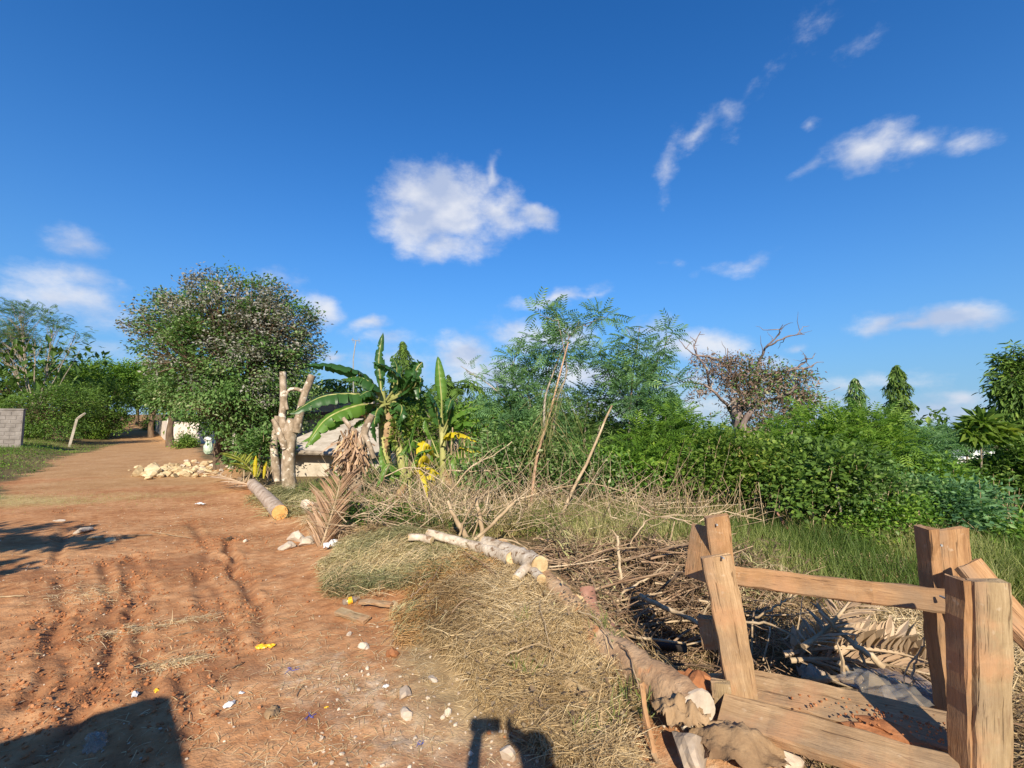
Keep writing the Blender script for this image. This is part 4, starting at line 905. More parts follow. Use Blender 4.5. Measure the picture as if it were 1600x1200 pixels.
# ------------------------------------------------------------------ leafy shrubs of the plot
def shrub(lab, px, Y, lobes, n, size, m, leaf=LEAF, nst=13, cat='shrub', name='leafy_shrub', grp='leafy shrubs at the far side of the plot', ncl=200, sig=.13, droop=.25, bark=None, zfl=.42):
    b_ = onG(P(px, 760, Y)[0], Y); t = thing(name, lab, cat, b_, grp); k = Y/FPX
    L = [(P(x, y, Y+rng.normal(0,.25)), np.array([rw*k, min(rw,rh*1.3)*k, rh*k])) for x, y, rw, rh in lobes]
    cl, kk = lobe_points(L, ncl, .25); cl = cl[cl[:, 2] > H(cl[:, 0], cl[:, 1])+(zfl if px > 950 and 'bushy' not in lab and 'edge' not in lab else .05)]
    m_ = MB()
    for i in range(nst):
        p_ = cl[rng.integers(len(cl))]; r0 = onG(b_[0]+(p_[0]-b_[0])*.75+rng.normal(0,.12), b_[1]+rng.normal(0,.15), -.05)
        tube(m_, bez(r0, p_, (rng.normal(0,.06),0,.05), 8, .012), np.linspace(.016,.005,8), 5)
    for p_ in cl[::3] if len(cl) else []: tube(m_, bez(p_-[rng.normal(0,.12),rng.normal(0,.1),.25], p_, (0,0,.03), 4), [.006,.005,.004,.002], 3, cap=False)
    tag(m_.build('stems', bark or M_stick, t, True), kind='stuff')
    cr = MB(); scatter_leaves(cr, cl, n, sig, size, leaf, droop, np.mean(cl, 0)-[0,0,.3]); cr.build('foliage', m, t); return t
SH = [
 ('yellowing broad-leaved shrub below the gnarled tree', 1130, 7.6, [(1130,690,34,20),(1100,740,36,30),(1140,730,40,30),(1165,700,30,20)], 3600, .085, M_gyel, LEAF),
 ('shrub with bright yellow green leaf tufts beside the gnarled tree stem', 1190, 7.3, [(1190,720,34,26),(1175,760,34,26),(1215,745,30,24)], 3200, .08, M_gyel, LEAF),
 ('dark dense shrub under the arching feathery shrub', 1280, 7.0, [(1260,735,60,40),(1310,740,50,36),(1285,710,50,26),(1240,770,40,28)], 7600, .09, M_gdark, LEAF),
 ('bushy shrub standing right behind the middle of the timber rail', 1385, 6.2, [(1370,825,50,38),(1400,845,44,28),(1345,850,36,22),(1410,805,36,26)], 8000, .055, M_gmid, LEAF),
 ('small-leaved rounded shrub touching the bushy shrub', 1350, 7.0, [(1340,780,56,34),(1300,790,44,30),(1395,770,44,30),(1370,750,40,24)], 8200, .065, M_gray, LEAF),
 ('dark shrub in deep shade below the drooping evergreen', 1575, 8.4, [(1570,790,40,60),(1545,820,34,44),(1600,760,44,60),(1600,830,40,40)], 7000, .10, M_gdark, LEAF),
 ('mixed green shrub below the white house', 1480, 6.6, [(1480,800,54,40),(1440,790,40,34),(1520,790,40,34),(1500,830,44,30)], 7800, .08, M_gblue, LEAF),
 ('leafy shrub filling the gap under the low feathery shrub', 1450, 8.2, [(1440,745,44,26),(1480,765,40,24),(1530,770,36,22)], 5200, .09, M_gmid, LEAF),
 ('dark leafy shrub behind the grey-green wide shrub', 1010, 7.8, [(1000,740,50,34),(960,735,44,30),(1050,760,40,28)], 5600, .09, M_gmid, LEAF),
 ('shaded small-leaved shrub behind the bare pole', 900, 8.0, [(890,735,44,30),(930,745,44,28),(860,740,30,28)], 5600, .075, M_gray, LEAF),
 ('tangled olive shrub at the foot of the dense sapling', 820, 8.1, [(815,700,50,34),(780,700,40,34),(850,715,40,26),(770,735,40,24)], 6200, .08, M_gray, LEAF),
 ('green shrub behind the upright banana leaf', 740, 11.5, [(735,660,34,20),(715,650,22,18),(770,665,30,22)], 3000, .11, M_gmid, LEAF),
 ('light green shrub with fine leaves behind the banana sucker', 650, 10.8, [(650,640,22,34),(640,670,26,22),(668,668,20,18)], 2600, .09, M_gyel, LEAF),
 ('low green creeper mound beside the green cut grass', 590, 6.9, [(600,815,50,14),(560,810,40,12),(650,820,34,12)], 4200, .05, M_gdark, LEAF),
 ('bright leaved shrub at the very edge of the plot by the framework', 1590, 5.6, [(1595,850,30,26),(1575,880,26,16)], 1600, .08, M_gmid, LEAF),
 ('dark green bush sheltering behind the mottled trunk', 405, 12.5, [(400,700,36,22),(425,690,26,30),(380,715,26,14)], 3200, .12, M_gray, LEAF),
]
for lab, px, Y, lo, n, sz, m, lf in SH: shrub(lab, px, Y, lo, n, sz, m, lf)
for (lab, px, Y, lo, n, fr) in [('pale green palmate sapling on a thin stem among dark shrubs', 1312, 6.7, [(1310,738,18,9),(1298,742,12,7),(1324,744,10,7)], 34, .20),
    ('yellow green palmate sapling beside the bushy shrub', 1475, 6.9, [(1480,778,26,12),(1450,776,18,8),(1500,790,18,10),(1465,795,26,10)], 80, .20),
    ('pale green umbrella-topped sapling in front of the drooping evergreen', 1540, 8.2, [(1535,662,20,10),(1560,672,26,8),(1520,672,18,8),(1545,685,26,9)], 80, .26),
    ('pale green broad-leaved sapling behind the tall timber post', 1420, 6.2, [(1432,820,10,10),(1424,835,10,8)], 16, .16)]:
    sapling(lab, px, Y, [[(lo[0][0]-2, lo[0][1]+30), (lo[0][0], lo[0][1])]], lo, n, fr, M_gyel, 'palmate saplings among the shrubs', 'palmate_sapling', .016, tm=PALM)
# bare thin sapling stems in front of the shrubs
sm = MB(); n = 260
for i in range(n):
    px = rng.uniform(1010, 1600); Yy = rng.uniform(6.3, 8.0); g_ = onG(P(px, 800, Yy)[0], Yy, -.05); h_ = rng.uniform(.35, .95)
    tube(sm, bez(g_, g_+[rng.normal(0,.12), rng.normal(0,.1), h_], rng.normal(0,.03,3), 6), np.linspace(.0055,.003,6), 4, np.clip(rng.normal(.45,.25),0,1), cap=False)
tag(sm.build('thin_stems', M_stick), kind='stuff')

def BH(x, y): return .46*np.exp(-(((x-1.45-(y-4.8)*-.2)/.95)**2+((y-4.75)/.80)**2)) + .16*np.exp(-(((x-2.1)/.8)**2+((y-3.4)/.5)**2))
# ------------------------------------------------------------------ grasses
BL = (np.array([(-.5,0,0),(.5,0,0),(-.42,.4,.03),(.42,.4,.03),(-.28,.75,-.02),(.28,.75,-.02),(0,1,-.14)]), [np.array([(0,1,3,2),(2,3,5,4)]), np.array([(4,5,6)])])
def blades(mb, pos, d, L, w, tint, mat=0, roll=None, bend=1.0):
    n = len(pos); V = BL[0]*[1,1,bend]; R = frames(d, roll=rng.normal(0, .9, n) if roll is None else roll)
    sc = np.stack([np.broadcast_to(w, (n,)), L, L], 1); off = mb.n
    L3 = V[None]*sc[:, None, :]; P_ = np.einsum('nij,nkj->nki', R, L3)+pos[:, None]
    k = (np.arange(n)*7)[:, None, None]; t = np.repeat(np.clip(tint, 0, 1), 7)
    mb.v.append(P_.reshape(-1, 3)); mb.t.append(t)
    mb.f[4].append((BL[1][0][None]+k).reshape(-1, 4)+off); mb.m[4].append(np.full(2*n, mat))
    mb.f[3].append((BL[1][1][None]+k).reshape(-1, 3)+off); mb.m[3].append(np.full(n, mat)); mb.n += 7*n
def field(name, n, samp, hgt, w, tint, m, spread=.35, dens=None, lift=-.01, bend=1.0):
    x, y = samp(n)
    if dens is not None: k = dens(x, y) > rng.random(len(x)); x, y = x[k], y[k]
    z = H(x, y) + lift; mb = MB(); d = np.stack([rng.normal(0, spread, len(x)), rng.normal(0, spread, len(x)), np.ones(len(x))], 1)
    tt = tint(x, y)+rng.normal(0, .14, len(x)); L = hgt(x, y)*rng.uniform(.5, 1.25, len(x))
    blades(mb, np.stack([x, y, z], 1), d, L, w, tt, bend=bend)
    return tag(mb.build(name, m), kind='stuff')
def rect(x0, x1, y0, y1, p=1.0):
    def f(n): return rng.uniform(x0, x1, n), y0+(y1-y0)*rng.random(n)**p
    return f
offberm = lambda x, y: 1-ss(.55, .3, pathd(x, y, BERM))
field('green_grass', 54000, rect(.2, 7.6, 4.7, 8.8, 1.15), lambda x, y: .34+.12*fbm(x*.8, y*.8, 7, 2), .0075, lambda x, y: .52+1.0*fbm(x*.8, y*.8, 8, 3)+.35*ss(3.2, 1.0, x), M_grass, .3, lambda x, y: np.clip(.9+1.2*fbm(x*.9, y*.9, 9, 2), .15, 1)*ss(.2, 1.0, x-(6.2-y)*.3)*ss(.16, .05, BH(x, y))*ss(4.2, 4.7, y))
field('dry_stalks_in_grass', 5200, rect(1.0, 7.6, 4.8, 8.6, 1.1), lambda x, y: .42+0*x, .005, lambda x, y: .45+.7*fbm(x*1.5, y*1.5, 208, 2), M_weed, .45, lambda x, y: np.clip(.5+2*fbm(x*1.1, y*1.1, 209, 2), .05, 1)*ss(.2,.05,BH(x,y)), bend=1.6)
field('verge_grass', 40000, rect(-34, -9, 8.0, 34, .9), lambda x, y: .10+.14*ss(-3.2, -5, road_s(x, y))+0*x, .012, lambda x, y: .45+.7*fbm(x*.5, y*.5, 18, 3), M_grass, .5,
      lambda x, y: soft(-2.0, -2.7, road_s(x, y)-1.7*ss(24,48,x*RD[0]+y*RD[1]), x, y, .9, .7, 92)*ss(11, 13.2, x*RD[0]+y*RD[1]))
field('sparse_verge_grass', 9000, rect(-12.5, -5, 8.2, 12.0), lambda x, y: .035+0*x, .008, lambda x, y: .78+0*x, M_grass, .9, lambda x, y: np.exp(-(((x+9.6)/2.4)**2+((y-9.9)/.9)**2))*.9)
field('plot_weeds', 34000, rect(-4.6, 4.6, 6.3, 11.5, 1.3), lambda x, y: .26+.2*np.clip(fbm(x*.9, y*.9, 27, 2)+.3,0,1), .010, lambda x, y: .30+1.0*fbm(x*1.1, y*1.1, 28, 3), M_weed, .55, lambda x, y: ss(2.4, 3.1, road_s(x, y))*np.clip(.75+1.2*fbm(x, y, 29, 2), .1, 1))
field('tall_dry_stems', 2200, rect(-2.8, 4.2, 6.6, 9.6, 1.0), lambda x, y: .60+.3*fbm(x*.9, y*.9, 37, 2), .008, lambda x, y: .62+.6*fbm(x*2, y*2, 38, 2), M_straw, .35, lambda x, y: ss(2.8, 3.6, road_s(x, y)), bend=1.5)
field('background_ground_cover', 30000, lambda n: (lambda a, r: (np.sin(a)*r, np.cos(a)*r))(rng.uniform(-.35, .95, n), rng.uniform(8.5, 30, n)), lambda x, y: .35+.012*np.hypot(x, y), .035, lambda x, y: .45+.8*fbm(x*.5, y*.5, 48, 2), M_gmid, .7, lambda x, y: ss(3.0, 5.0, road_s(x, y))*(np.abs(x/y-.985) > .07))
# leafy weeds mixed in
def leafy(name, n, samp, hgt, size, m, dens=None, tint=.5):
    x, y = samp(n)
    if dens is not None: k = dens(x, y) > rng.random(len(x)); x, y = x[k], y[k]
    mb = MB(); z = H(x, y)+hgt(x, y)*rng.random(len(x)); inst(mb, LEAF[0], LEAF[1], np.stack([x, y, z], 1), frames(rng.normal(size=(len(x), 3))*[1,1,.5]), size*rng.uniform(.5, 1.3, len(x)), np.clip(tint+.7*fbm(x*.7, y*.7, 55, 2)+rng.normal(0,.15,len(x)), 0, 1))
    return tag(mb.build(name, m), kind='stuff')
leafy('low_leafy_weeds', 20000, rect(-3.4, 6.4, 6.1, 10.0), lambda x, y: .12+.45*np.clip(fbm(x*1.2, y*1.2, 61, 2)+.15, 0, 1), .06, M_gmid, lambda x, y: ss(2.6, 3.2, road_s(x, y))*np.clip(.4+2.2*fbm(x*.9, y*.9, 62, 2), 0, 1))
leafy('verge_weeds', 34000, rect(-30, -9.5, 9, 28), lambda x, y: .08+.55*np.clip(fbm(x*.8, y*.8, 63, 2)+.05, 0, 1), .085, M_gmid, lambda x, y: soft(-2.3, -3.1, road_s(x, y)-1.7*ss(24,48,x*RD[0]+y*RD[1]), x, y, .9, .7, 92)*ss(11.5, 13.5, x*RD[0]+y*RD[1]))

M_frondr_ = leaf_mat('brown_brush_leaves', [(.10,.065,.04),(.22,.15,.09),(.36,.27,.16),(.40,.38,.16)], .15)
# cut grass lying in heaps
def lying(name, n, samp, comb, L, w, tint, m, layers=.05, curl=.35, dens=None, bend=1.2):
    x, y = samp(n)
    if dens is not None: k = dens(x, y) > rng.random(len(x)); x, y = x[k], y[k]
    n = len(x); a = comb(x, y)+rng.normal(0, .95, n); e = .03
    gxx = (H(x+e, y, False)-H(x-e, y, False))/(2*e); gyy = (H(x, y+e, False)-H(x, y-e, False))/(2*e)
    d = np.stack([np.cos(a), np.sin(a), np.cos(a)*gxx+np.sin(a)*gyy+np.abs(rng.normal(0, curl, n))], 1)
    z = H(x, y)+rng.random(n)**1.4*layers*(1+1.6*np.clip(fbm(x*2.2, y*2.2, 71, 3), -.35, .6))+layers*.55*np.clip(fbm(x*6, y*6, 171, 2), -.3, .6); mb = MB()
    blades(mb, np.stack([x, y, z], 1), d, L*rng.uniform(.5, 1.3, n), w, tint(x, y)+rng.normal(0, .16, n), roll=rng.normal(0, .5, n), bend=bend)
    return tag(mb.build(name, m), kind='stuff')
def gell(cx_, cy_, rx, ry, rot=0.0):
    def f(n):
        a = rng.uniform(0, 2*pi, n); r = rng.random(n)**.5*(1+.12*np.sin(a*3)+.08*np.sin(a*7)); u, v = np.cos(a)*r*rx, np.sin(a)*r*ry
        return cx_+u*cos(rot)-v*sin(rot), cy_+u*sin(rot)+v*cos(rot)
    return f
comb = lambda x, y: -1.2+1.9*fbm(x*1.1, y*1.1, 72, 2)
lying('dry_cut_grass', 62000, gell(.04, 3.55, .56, 1.28, .30), comb, .15, .0042, lambda x, y: .42+.7*fbm(x*1.6, y*1.6, 73, 3), M_straw, .085, .42, lambda x, y: np.clip(.62+2.0*fbm(x*2.6, y*2.6, 173, 3), .12, 1)-.9*ss(.20, .06, pathd(x, y, BERM)+.10*vn(x*5,y*5,3))-.85*ss(.0,.15,(x-.30)-(4.9-y)*.28))
field('green_tufts_on_heap', 1500, gell(.42, 3.0, .35, .8, .3), lambda x, y: .13+0*x, .005, lambda x, y: .5+0*x, M_grass, .5, lambda x, y: np.clip(3*fbm(x*3, y*3, 183, 2)-.2, 0, 1), lift=.05)
lying('rusty_cut_grass', 11000, gell(-.55, 4.45, .40, .85, -.25), comb, .13, .0045, lambda x, y: .5+.6*fbm(x*2, y*2, 74, 2), M_orang, .07, .2)
lying('fading_green_cut_grass', 32000, gell(-1.25, 5.25, .95, .75, -.5), lambda x, y: -1.0+2.2*fbm(x*1.5, y*1.5, 75, 2), .10, .0055, lambda x, y: .35+.8*fbm(x*1.6, y*1.6, 76, 2), M_cutg, .06, .35)
lying('straw_over_green_heap', 5200, gell(-1.15, 5.1, .95, .8, -.5), lambda x, y: -1.0+3*fbm(x*1.5, y*1.5, 175, 2), .16, .0045, lambda x, y: .35+.8*fbm(x*3, y*3, 176, 2), M_straw, .085, .4, lambda x, y: np.clip(.35+2.2*fbm(x*2.4, y*2.4, 177, 3), 0, 1))
lying('green_over_rusty_heap', 3000, gell(-.5, 4.4, .5, .9, -.25), lambda x, y: 6*fbm(x, y, 178, 2), .12, .0045, lambda x, y: .4+.8*fbm(x*3, y*3, 179, 2), M_cutg, .09, .4, lambda x, y: np.clip(.3+2*fbm(x*2.4, y*2.4, 180, 3), 0, 1))
lying('trodden_hay', 12000, gell(-1.9, 7.3, 1.7, .9, -.5), lambda x, y: -.6+2*fbm(x*1.2, y*1.2, 77, 2), .24, .006, lambda x, y: .4+.7*fbm(x*1.4, y*1.4, 78, 2), M_straw, .07, .25, lambda x, y: ss(1.6, 2.1, road_s(x, y)))
lying('hay_near_logs', 9000, gell(-3.9, 9.4, 1.9, 1.5, -.7), lambda x, y: -.6+2*fbm(x*1.2, y*1.2, 79, 2), .30, .009, lambda x, y: .4+.8*fbm(x*1.1, y*1.1, 80, 2), M_cutg, .07, .3, lambda x, y: ss(1.75, 2.2, road_s(x, y)))
def in_trench(x, y): return ss(.4, .8, x)
lying('trench_litter', 22000, rect(.9, 4.4, 2.5, 5.6), lambda x, y: 2*pi*rng.random(len(x)), .14, .006, lambda x, y: .4+.9*fbm(x*2, y*2, 81, 2), M_straw, .10, .5, lambda x, y: ss(.25, .6, pathd(x, y, BERM)))
lying('brush_leaves', 16000, rect(.2, 3.9, 4.3, 6.3), lambda x, y: 2*pi*rng.random(len(x)), .12, .011, lambda x, y: .45+.9*fbm(x*2, y*2, 82, 2), M_frondr_, .30, .6, lambda x, y: ss(.3, .55, pathd(x, y, BERM))*ss(.02, .10, BH(x, y)))
# straw bits and chips strewn on the dirt
def bits(name, n, samp, L, w, m, dens=None, tint=.6):
    x, y = samp(n)
    if dens is not None: k = dens(x, y) > rng.random(len(x)); x, y = x[k], y[k]
    n = len(x); a = rng.uniform(0, 2*pi, n); mb = MB(); d = np.stack([np.cos(a), np.sin(a), rng.normal(0.03, .10, n)], 1)
    blades(mb, np.stack([x, y, H(x, y)+.007], 1), d, L*rng.uniform(.3, 1.5, n), w, tint+rng.normal(0, .2, n), roll=rng.normal(0, .3, n)); return tag(mb.build(name, m), kind='stuff')
clump = lambda x, y: np.clip(.08+2.6*np.maximum(fbm(x*.9, y*1.6, 85, 3)-.12, 0), 0, 1)*ss(2.4, 1.8, road_s(x, y))
bits('straw_bits', 26000, rect(-7, 1.2, 2.1, 9.5, 1.25), .075, .0035, M_straw, clump)
bits('straw_by_heap', 2600, gell(-.3, 2.75, 1.3, .8, .2), .06, .003, M_straw, None)
for nm, pts, n_ in (('straw_streak', [(135,1000),(200,985),(262,978),(330,965)], 520), ('straw_patch', [(100,925),(140,930),(185,925)], 500), ('straw_smear', [(230,1045),(270,1040),(300,1030)], 350)):
    g_ = spline([G(*p_) for p_ in pts], 40); mb = MB(); k = rng.integers(0, 40, n_); c_ = g_[k]+rng.normal(0, 1, (n_,3))*[.06,.045,0] if n_ != 500 else g_[k]+rng.normal(0,1,(n_,3))*[.18,.16,0]
    u_ = unit(g_[-1]-g_[0]); d = u_+rng.normal(0,.9,(n_,3))*[1,1,.12]; c_[:, 2] = H(c_[:,0], c_[:,1])+.008
    blades(mb, c_, d, rng.uniform(.04,.12,n_), .0035, np.clip(rng.normal(.7,.2,n_),0,1), roll=rng.normal(0,.3,n_)); tag(mb.build(nm, M_straw), kind='stuff')
# pebbles and clods
M_rock = rough_mat('pale_stone', [(.30,.22,.16),(.46,.37,.28),(.62,.54,.43)], 5, (1,1,1), .5, 25, coord='Position', tint_amt=.8)
M_clod = rough_mat('red_clod', [(.20,.075,.032),(.33,.135,.055),(.44,.20,.09)], 6, (1,1,1), .7, 25, coord='Position', tint_amt=.6)
M_bermc = rough_mat('tan_soil_crumbs', [(.30,.165,.085),(.44,.27,.145),(.55,.37,.22)], 6, (1,1,1), .7, 25, coord='Position', tint_amt=.6)
M_rubb = rough_mat('yellowish_rubble', [(.34,.24,.13),(.50,.38,.22),(.62,.51,.33)], 5, (1,1,1), .5, 18, coord='Position', tint_amt=.7)
M_chalk = rough_mat('whitish_rubble', [(.32,.25,.19),(.48,.40,.31),(.62,.55,.46)], 4, (1,1,1), .5, 18, coord='Position', tint_amt=.6)
R1 = [rock(1, .3, s_, 5) for s_ in range(6)]
def pebbles(name, n, samp, size, m, dens=None, power=2.5, sink=.3):
    x, y = samp(n)
    if dens is not None: k = dens(x, y) > rng.random(len(x)); x, y = x[k], y[k]
    mb = MB(); s_ = size*(.35+1.6*rng.random(len(x))**power); z = H(x, y); k = rng.integers(0, 6, len(x))
    for j in range(6):
        q_ = k == j
        if q_.any(): inst(mb, R1[j][0], R1[j][1], np.stack([x[q_], y[q_], z[q_]+s_[q_]*.25], 1), frames(rng.normal(size=(q_.sum(), 3))), np.stack([s_[q_], s_[q_]*rng.uniform(.6,1,q_.sum()), s_[q_]*rng.uniform(.45,.9,q_.sum())], 1), np.clip(rng.normal(.5,.25,q_.sum()),0,1))
    return tag(mb.build(name, m), kind='stuff')
cd = lambda x, y: np.clip(.06+3.2*np.maximum(fbm(x*1.1+3, y*1.1, 86, 3)-.1, 0), 0, 1)*ss(2.5, 1.9, road_s(x, y))
pebbles('earth_clods', 5500, rect(-7, 1.4, 2.1, 8.0, 1.3), .011, M_clod, cd, 3.5)
pebbles('earth_crumbs', 5000, lambda n: (lambda c_: (c_[:,0], c_[:,1]))(np.array([np.array(r_)[rng.integers(0, len(r_))] for r_ in [RUTS[i] for i in rng.integers(0, len(RUTS), n)]])+rng.normal(0,.12,(n,2))), .010, M_clod, None, 3.5)
pebbles('grit', 2200, rect(-7, 1.4, 2.1, 9.5, 1.3), .007, M_rock, None, 4)
pebbles('broken_mortar', 700, gell(-.35, 2.75, .85, .75), .009, M_rock, None, 4)
pebbles('berm_crumbs', 2600, lambda n: (lambda t_: (np.interp(t_, np.arange(5), [p_[0] for p_ in BERM])+rng.normal(0,.08,n), np.interp(t_, np.arange(5), [p_[1] for p_ in BERM])+rng.normal(0,.05,n)))(rng.uniform(0,4,n)), .012, M_bermc, None, 3)
# ------------------------------------------------------------------ timber framework
def wood(name, cols, sp=None):
    m, nt, out = mat_new(name); q = NT(nt); v = q.n('ShaderNodeTexCoord').outputs['Object']
    oi = q.n('ShaderNodeObjectInfo').outputs['Random']
    mp = q.n('ShaderNodeMapping'); mp.inputs['Scale'].default_value = (1.3, 14, 14); q.l(v, mp.inputs[0])
    g1 = q.noise(mp.outputs[0], 2.2, 6, .6); g2 = q.noise(mp.outputs[0], 11, 4, .6); b1 = q.noise(v, 5, 4, .6)
    f = q.m('ADD', q.m('MULTIPLY', g1, .6), q.m('MULTIPLY', g2, .4))
    c = q.ramp(q.rng(f, .32, .68), [(i/(len(cols)-1), cc) for i, cc in enumerate(cols)])
    c = q.mix(q.rng(b1, .5, .66, 0, .75), c, (.40, .22, .115))            # dried mud smeared on the boards
    sp_ = q.noise(v, 17, 3); c = q.mix(q.rng(sp_, .68, .76, 0, .3), c, (.66, .56, .44))
    sp2 = q.noise(mp.outputs[0], 5, 2); c = q.mix(q.rng(sp2, .66, .70, 0, .6), c, (.16, .085, .045))
    mk = q.n('ShaderNodeMapping'); mk.inputs['Scale'].default_value = (1.6, 55, 55); q.l(v, mk.inputs[0])
    ck = q.rng(q.noise(mk.outputs[0], 1.0, 3, .7), .63, .68); c = q.mix(q.m('MULTIPLY', ck, .75), c, (.09, .045, .022))       # drying cracks
    kn = q.n('ShaderNodeTexVoronoi'); kn.inputs['Scale'].default_value = 5.5; kn.inputs['Randomness'].default_value = 1.0
    mv = q.n('ShaderNodeMapping'); mv.inputs['Scale'].default_value = (.45, 1.2, .3); q.l(v, mv.inputs[0]); q.l(mv.outputs[0], kn.inputs['Vector'])
    c = q.mix(q.rng(kn.outputs['Distance'], .13, .05, 0, .8), c, (.13, .06, .03))                       # knots
    gr = q.noise(v, 1.7, 5, .7); c = q.mix(q.rng(gr, .46, .62, 0, .7), c, (.22, .155, .10))                # greyed patches
    b = q.n('ShaderNodeBsdfPrincipled'); q.l(c, b.inputs['Base Color']); b.inputs['Roughness'].default_value = .82; b.inputs['Specular IOR Level'].default_value = .2
    q.l(q.bump(q.m('SUBTRACT', q.m('ADD', q.m('MULTIPLY', g2, .8), q.m('MULTIPLY', sp_, .5)), q.m('MULTIPLY', ck, .9)), .7, .007), b.inputs['Normal']); q.l(b.outputs[0], out.inputs[0]); return m
M_wood = wood('sawn_timber_orange', [(.20,.10,.045),(.345,.19,.088),(.46,.275,.14)])
M_woodp = wood('sawn_timber_pale', [(.22,.13,.065),(.365,.235,.125),(.50,.34,.195)])
M_woodg = wood('mud_stained_timber', [(.19,.125,.065),(.31,.22,.12),(.42,.31,.18)])
def board(nm, p0, p1, wd, th, face, par, m, taper=1.0, warp=.006):
    """a sawn board from p0 to p1, WD wide, TH thick; FACE is where its broad side looks"""
    p0, p1 = np.asarray(p0, float), np.asarray(p1, float); L = np.linalg.norm(p1-p0); x = (p1-p0)/L
    n_ = unit(np.asarray(face, float) - x*np.dot(face, x)); y = np.cross(n_, x); ns = max(6, int(L/.07)); c = min(th, wd)*.14
    prof = np.array([(-.5*wd+c,-.5*th),(.5*wd-c,-.5*th),(.5*wd,-.5*th+c),(.5*wd,.5*th-c),(.5*wd-c,.5*th),(-.5*wd+c,.5*th),(-.5*wd,.5*th-c),(-.5*wd,-.5*th+c)])
    V, F = [], []
    ph = rng.uniform(0, 9)
    for i in range(ns+1):
        s_ = i/ns; k = 1+(taper-1)*s_; off = warp*math.sin(ph+s_*4.1); jit_ = rng.normal(0, .0022, prof.shape); e = .004*rng.normal() if i in (0, ns) else 0
        for (a, b2), (ja, jb) in zip(prof, jit_): V.append((s_*L+e+ (rng.normal(0,.003) if i in (0, ns) else 0), a*k+ja+off*.5, b2+jb+off))
    for i in range(ns):
        for j in range(8): F.append((i*8+j, i*8+(j+1)%8, (i+1)*8+(j+1)%8, (i+1)*8+j))
    V = np.array(V); mb = MB(); mb.add(V, F); 
    mb.add(V[:8], [(7,6,1,0),(6,5,2,1),(5,4,3,2)]); mb.add(V[-8:], [(0,1,6,7),(1,2,5,6),(2,3,4,5)])
    o = mb.build(nm, m, None); R = Matrix((x, y, n_)).transposed().to_4x4(); R.translation = Vector(p0 - (np.array(par.location) if par is not None else 0))
    if par is not None: o.parent = par
    o.matrix_local = R; 
    if par is None: o.matrix_world = R
    return o
fr = thing('timber_framework', 'rough nailed timber framework of boards standing over the brush pit', 'timber frame', onG(1.7, 2.7))
fc = np.array([-.35, -1, .05])
YL, YR = 2.60, 1.98
board('front_post', P(1118,868,YL), P(1166,1112,YL+.02)-[0,0,.02], .155, .045, [-.15,-1,.1], fr, M_woodp)
board('front_post_edge', P(1140,985,YL+.06), P(1182,1100,YL+.07), .05, .04, [-.15,-1,.1], fr, M_woodp)
board('back_post', P(1119,806,2.86), P(1150,1040,2.98), .135, .045, [-.05,-1,.1], fr, M_wood)
board('back_side_board', P(1100,822,2.98), P(1088,905,2.94), .16, .035, [-1,-.55,.1], fr, M_wood)
board('side_stub', P(1102,962,2.80), P(1110,1012,2.80), .085, .04, [-.6,-1,0], fr, M_woodg)
board('foot_stub', P(1124,1062,2.58), P(1134,1140,2.58), .095, .04, [-.5,-1,0], fr, M_woodg)
board('top_rail', P(1128,897,2.84), P(1486,941,2.22), .105, .05, [-.5,-1,.35], fr, M_wood, 1.0)
board('back_post', P(1480,828,2.36), P(1520,1168,2.42), .205, .04, [.05,-1,.1], fr, M_wood)
board('back_post_edge', P(1446,826,2.33), P(1488,1172,2.38), .050, .09, [.05,-1,.1], fr, M_wood)
board('front_post', P(1542,905,1.86), P(1552,1225,1.88), .142, .04, [.05,-1,.1], fr, M_woodg)
board('front_post_edge', P(1494,904,1.90), P(1510,1225,1.92), .038, .085, [.05,-1,.1], fr, M_wood)
board('diagonal_brace', P(1510,880,2.20), P(1625,1010,2.02), .15, .035, [.25,-1,.25], fr, M_wood)
board('sill_board', P(1165,1072,2.72), P(1510,1150,2.12), .20, .05, [-.2,-.35,1], fr, M_woodp)
board('sill_board', P(1130,1112,2.50), P(1500,1218,1.90), .17, .06, [-.22,-.42,1], fr, M_woodp)
board('lower_back_rail', P(1360,1072,2.75), P(1500,1108,2.45), .12, .04, [-.2,-.8,.6], fr, M_woodg)
for x_, y_, Y_ in ((1120,820,2.83),(1130,872,2.55),(1152,1098,2.56),(1478,935,2.18),(1140,896,2.78),(1470,852,2.32)):
    m = MB(); c_ = P(x_, y_, Y_); tube(m, [c_+[0,.03,0], c_-[0,.006,0]], [.004,.006], 6); m.build('nail', M_metal, fr)
# soil heaped on the sill
def lump(nm, lab, cat, c_, r, m, seed, sub=3, rough=.3, cut=5, group=None, rot=None, tint=.5, sink=.0, parent=None):
    v, f = rock(sub, rough, seed, cut); v = v*np.asarray(r)
    if rot is not None: v = v@np.array(Matrix.Rotation(rot, 3, 'Z')).T
    mb = MB(); mb.add(v+np.asarray(c_)-[0,0,sink], f, tint); o = mb.build(nm, m, parent, False, loc=None if parent is not None else c_)
    if lab: tag(o, lab, cat, group)
    return o
lump('soil_lump', 'reddish soil spilled across the sill boards of the timber framework', 'soil', P(1425,1135,2.2)-[0,0,.05], (.26,.11,.028), M_clod, 3, 3, .8, 1, rot=-.55)
n = 260; t_ = rng.random(n); w__ = rng.normal(0, .5, n); pA, pB = P(1200,1085,2.62), P(1500,1160,2.08)
pp = pA+(pB-pA)*t_[:, None]+np.stack([w__*.03, w__*.14, 0*w__], 1)+[0,0,.03]; kk = rng.random(n) < ss(.0, .9, t_)+.08; pp = pp[kk]; mb = MB()
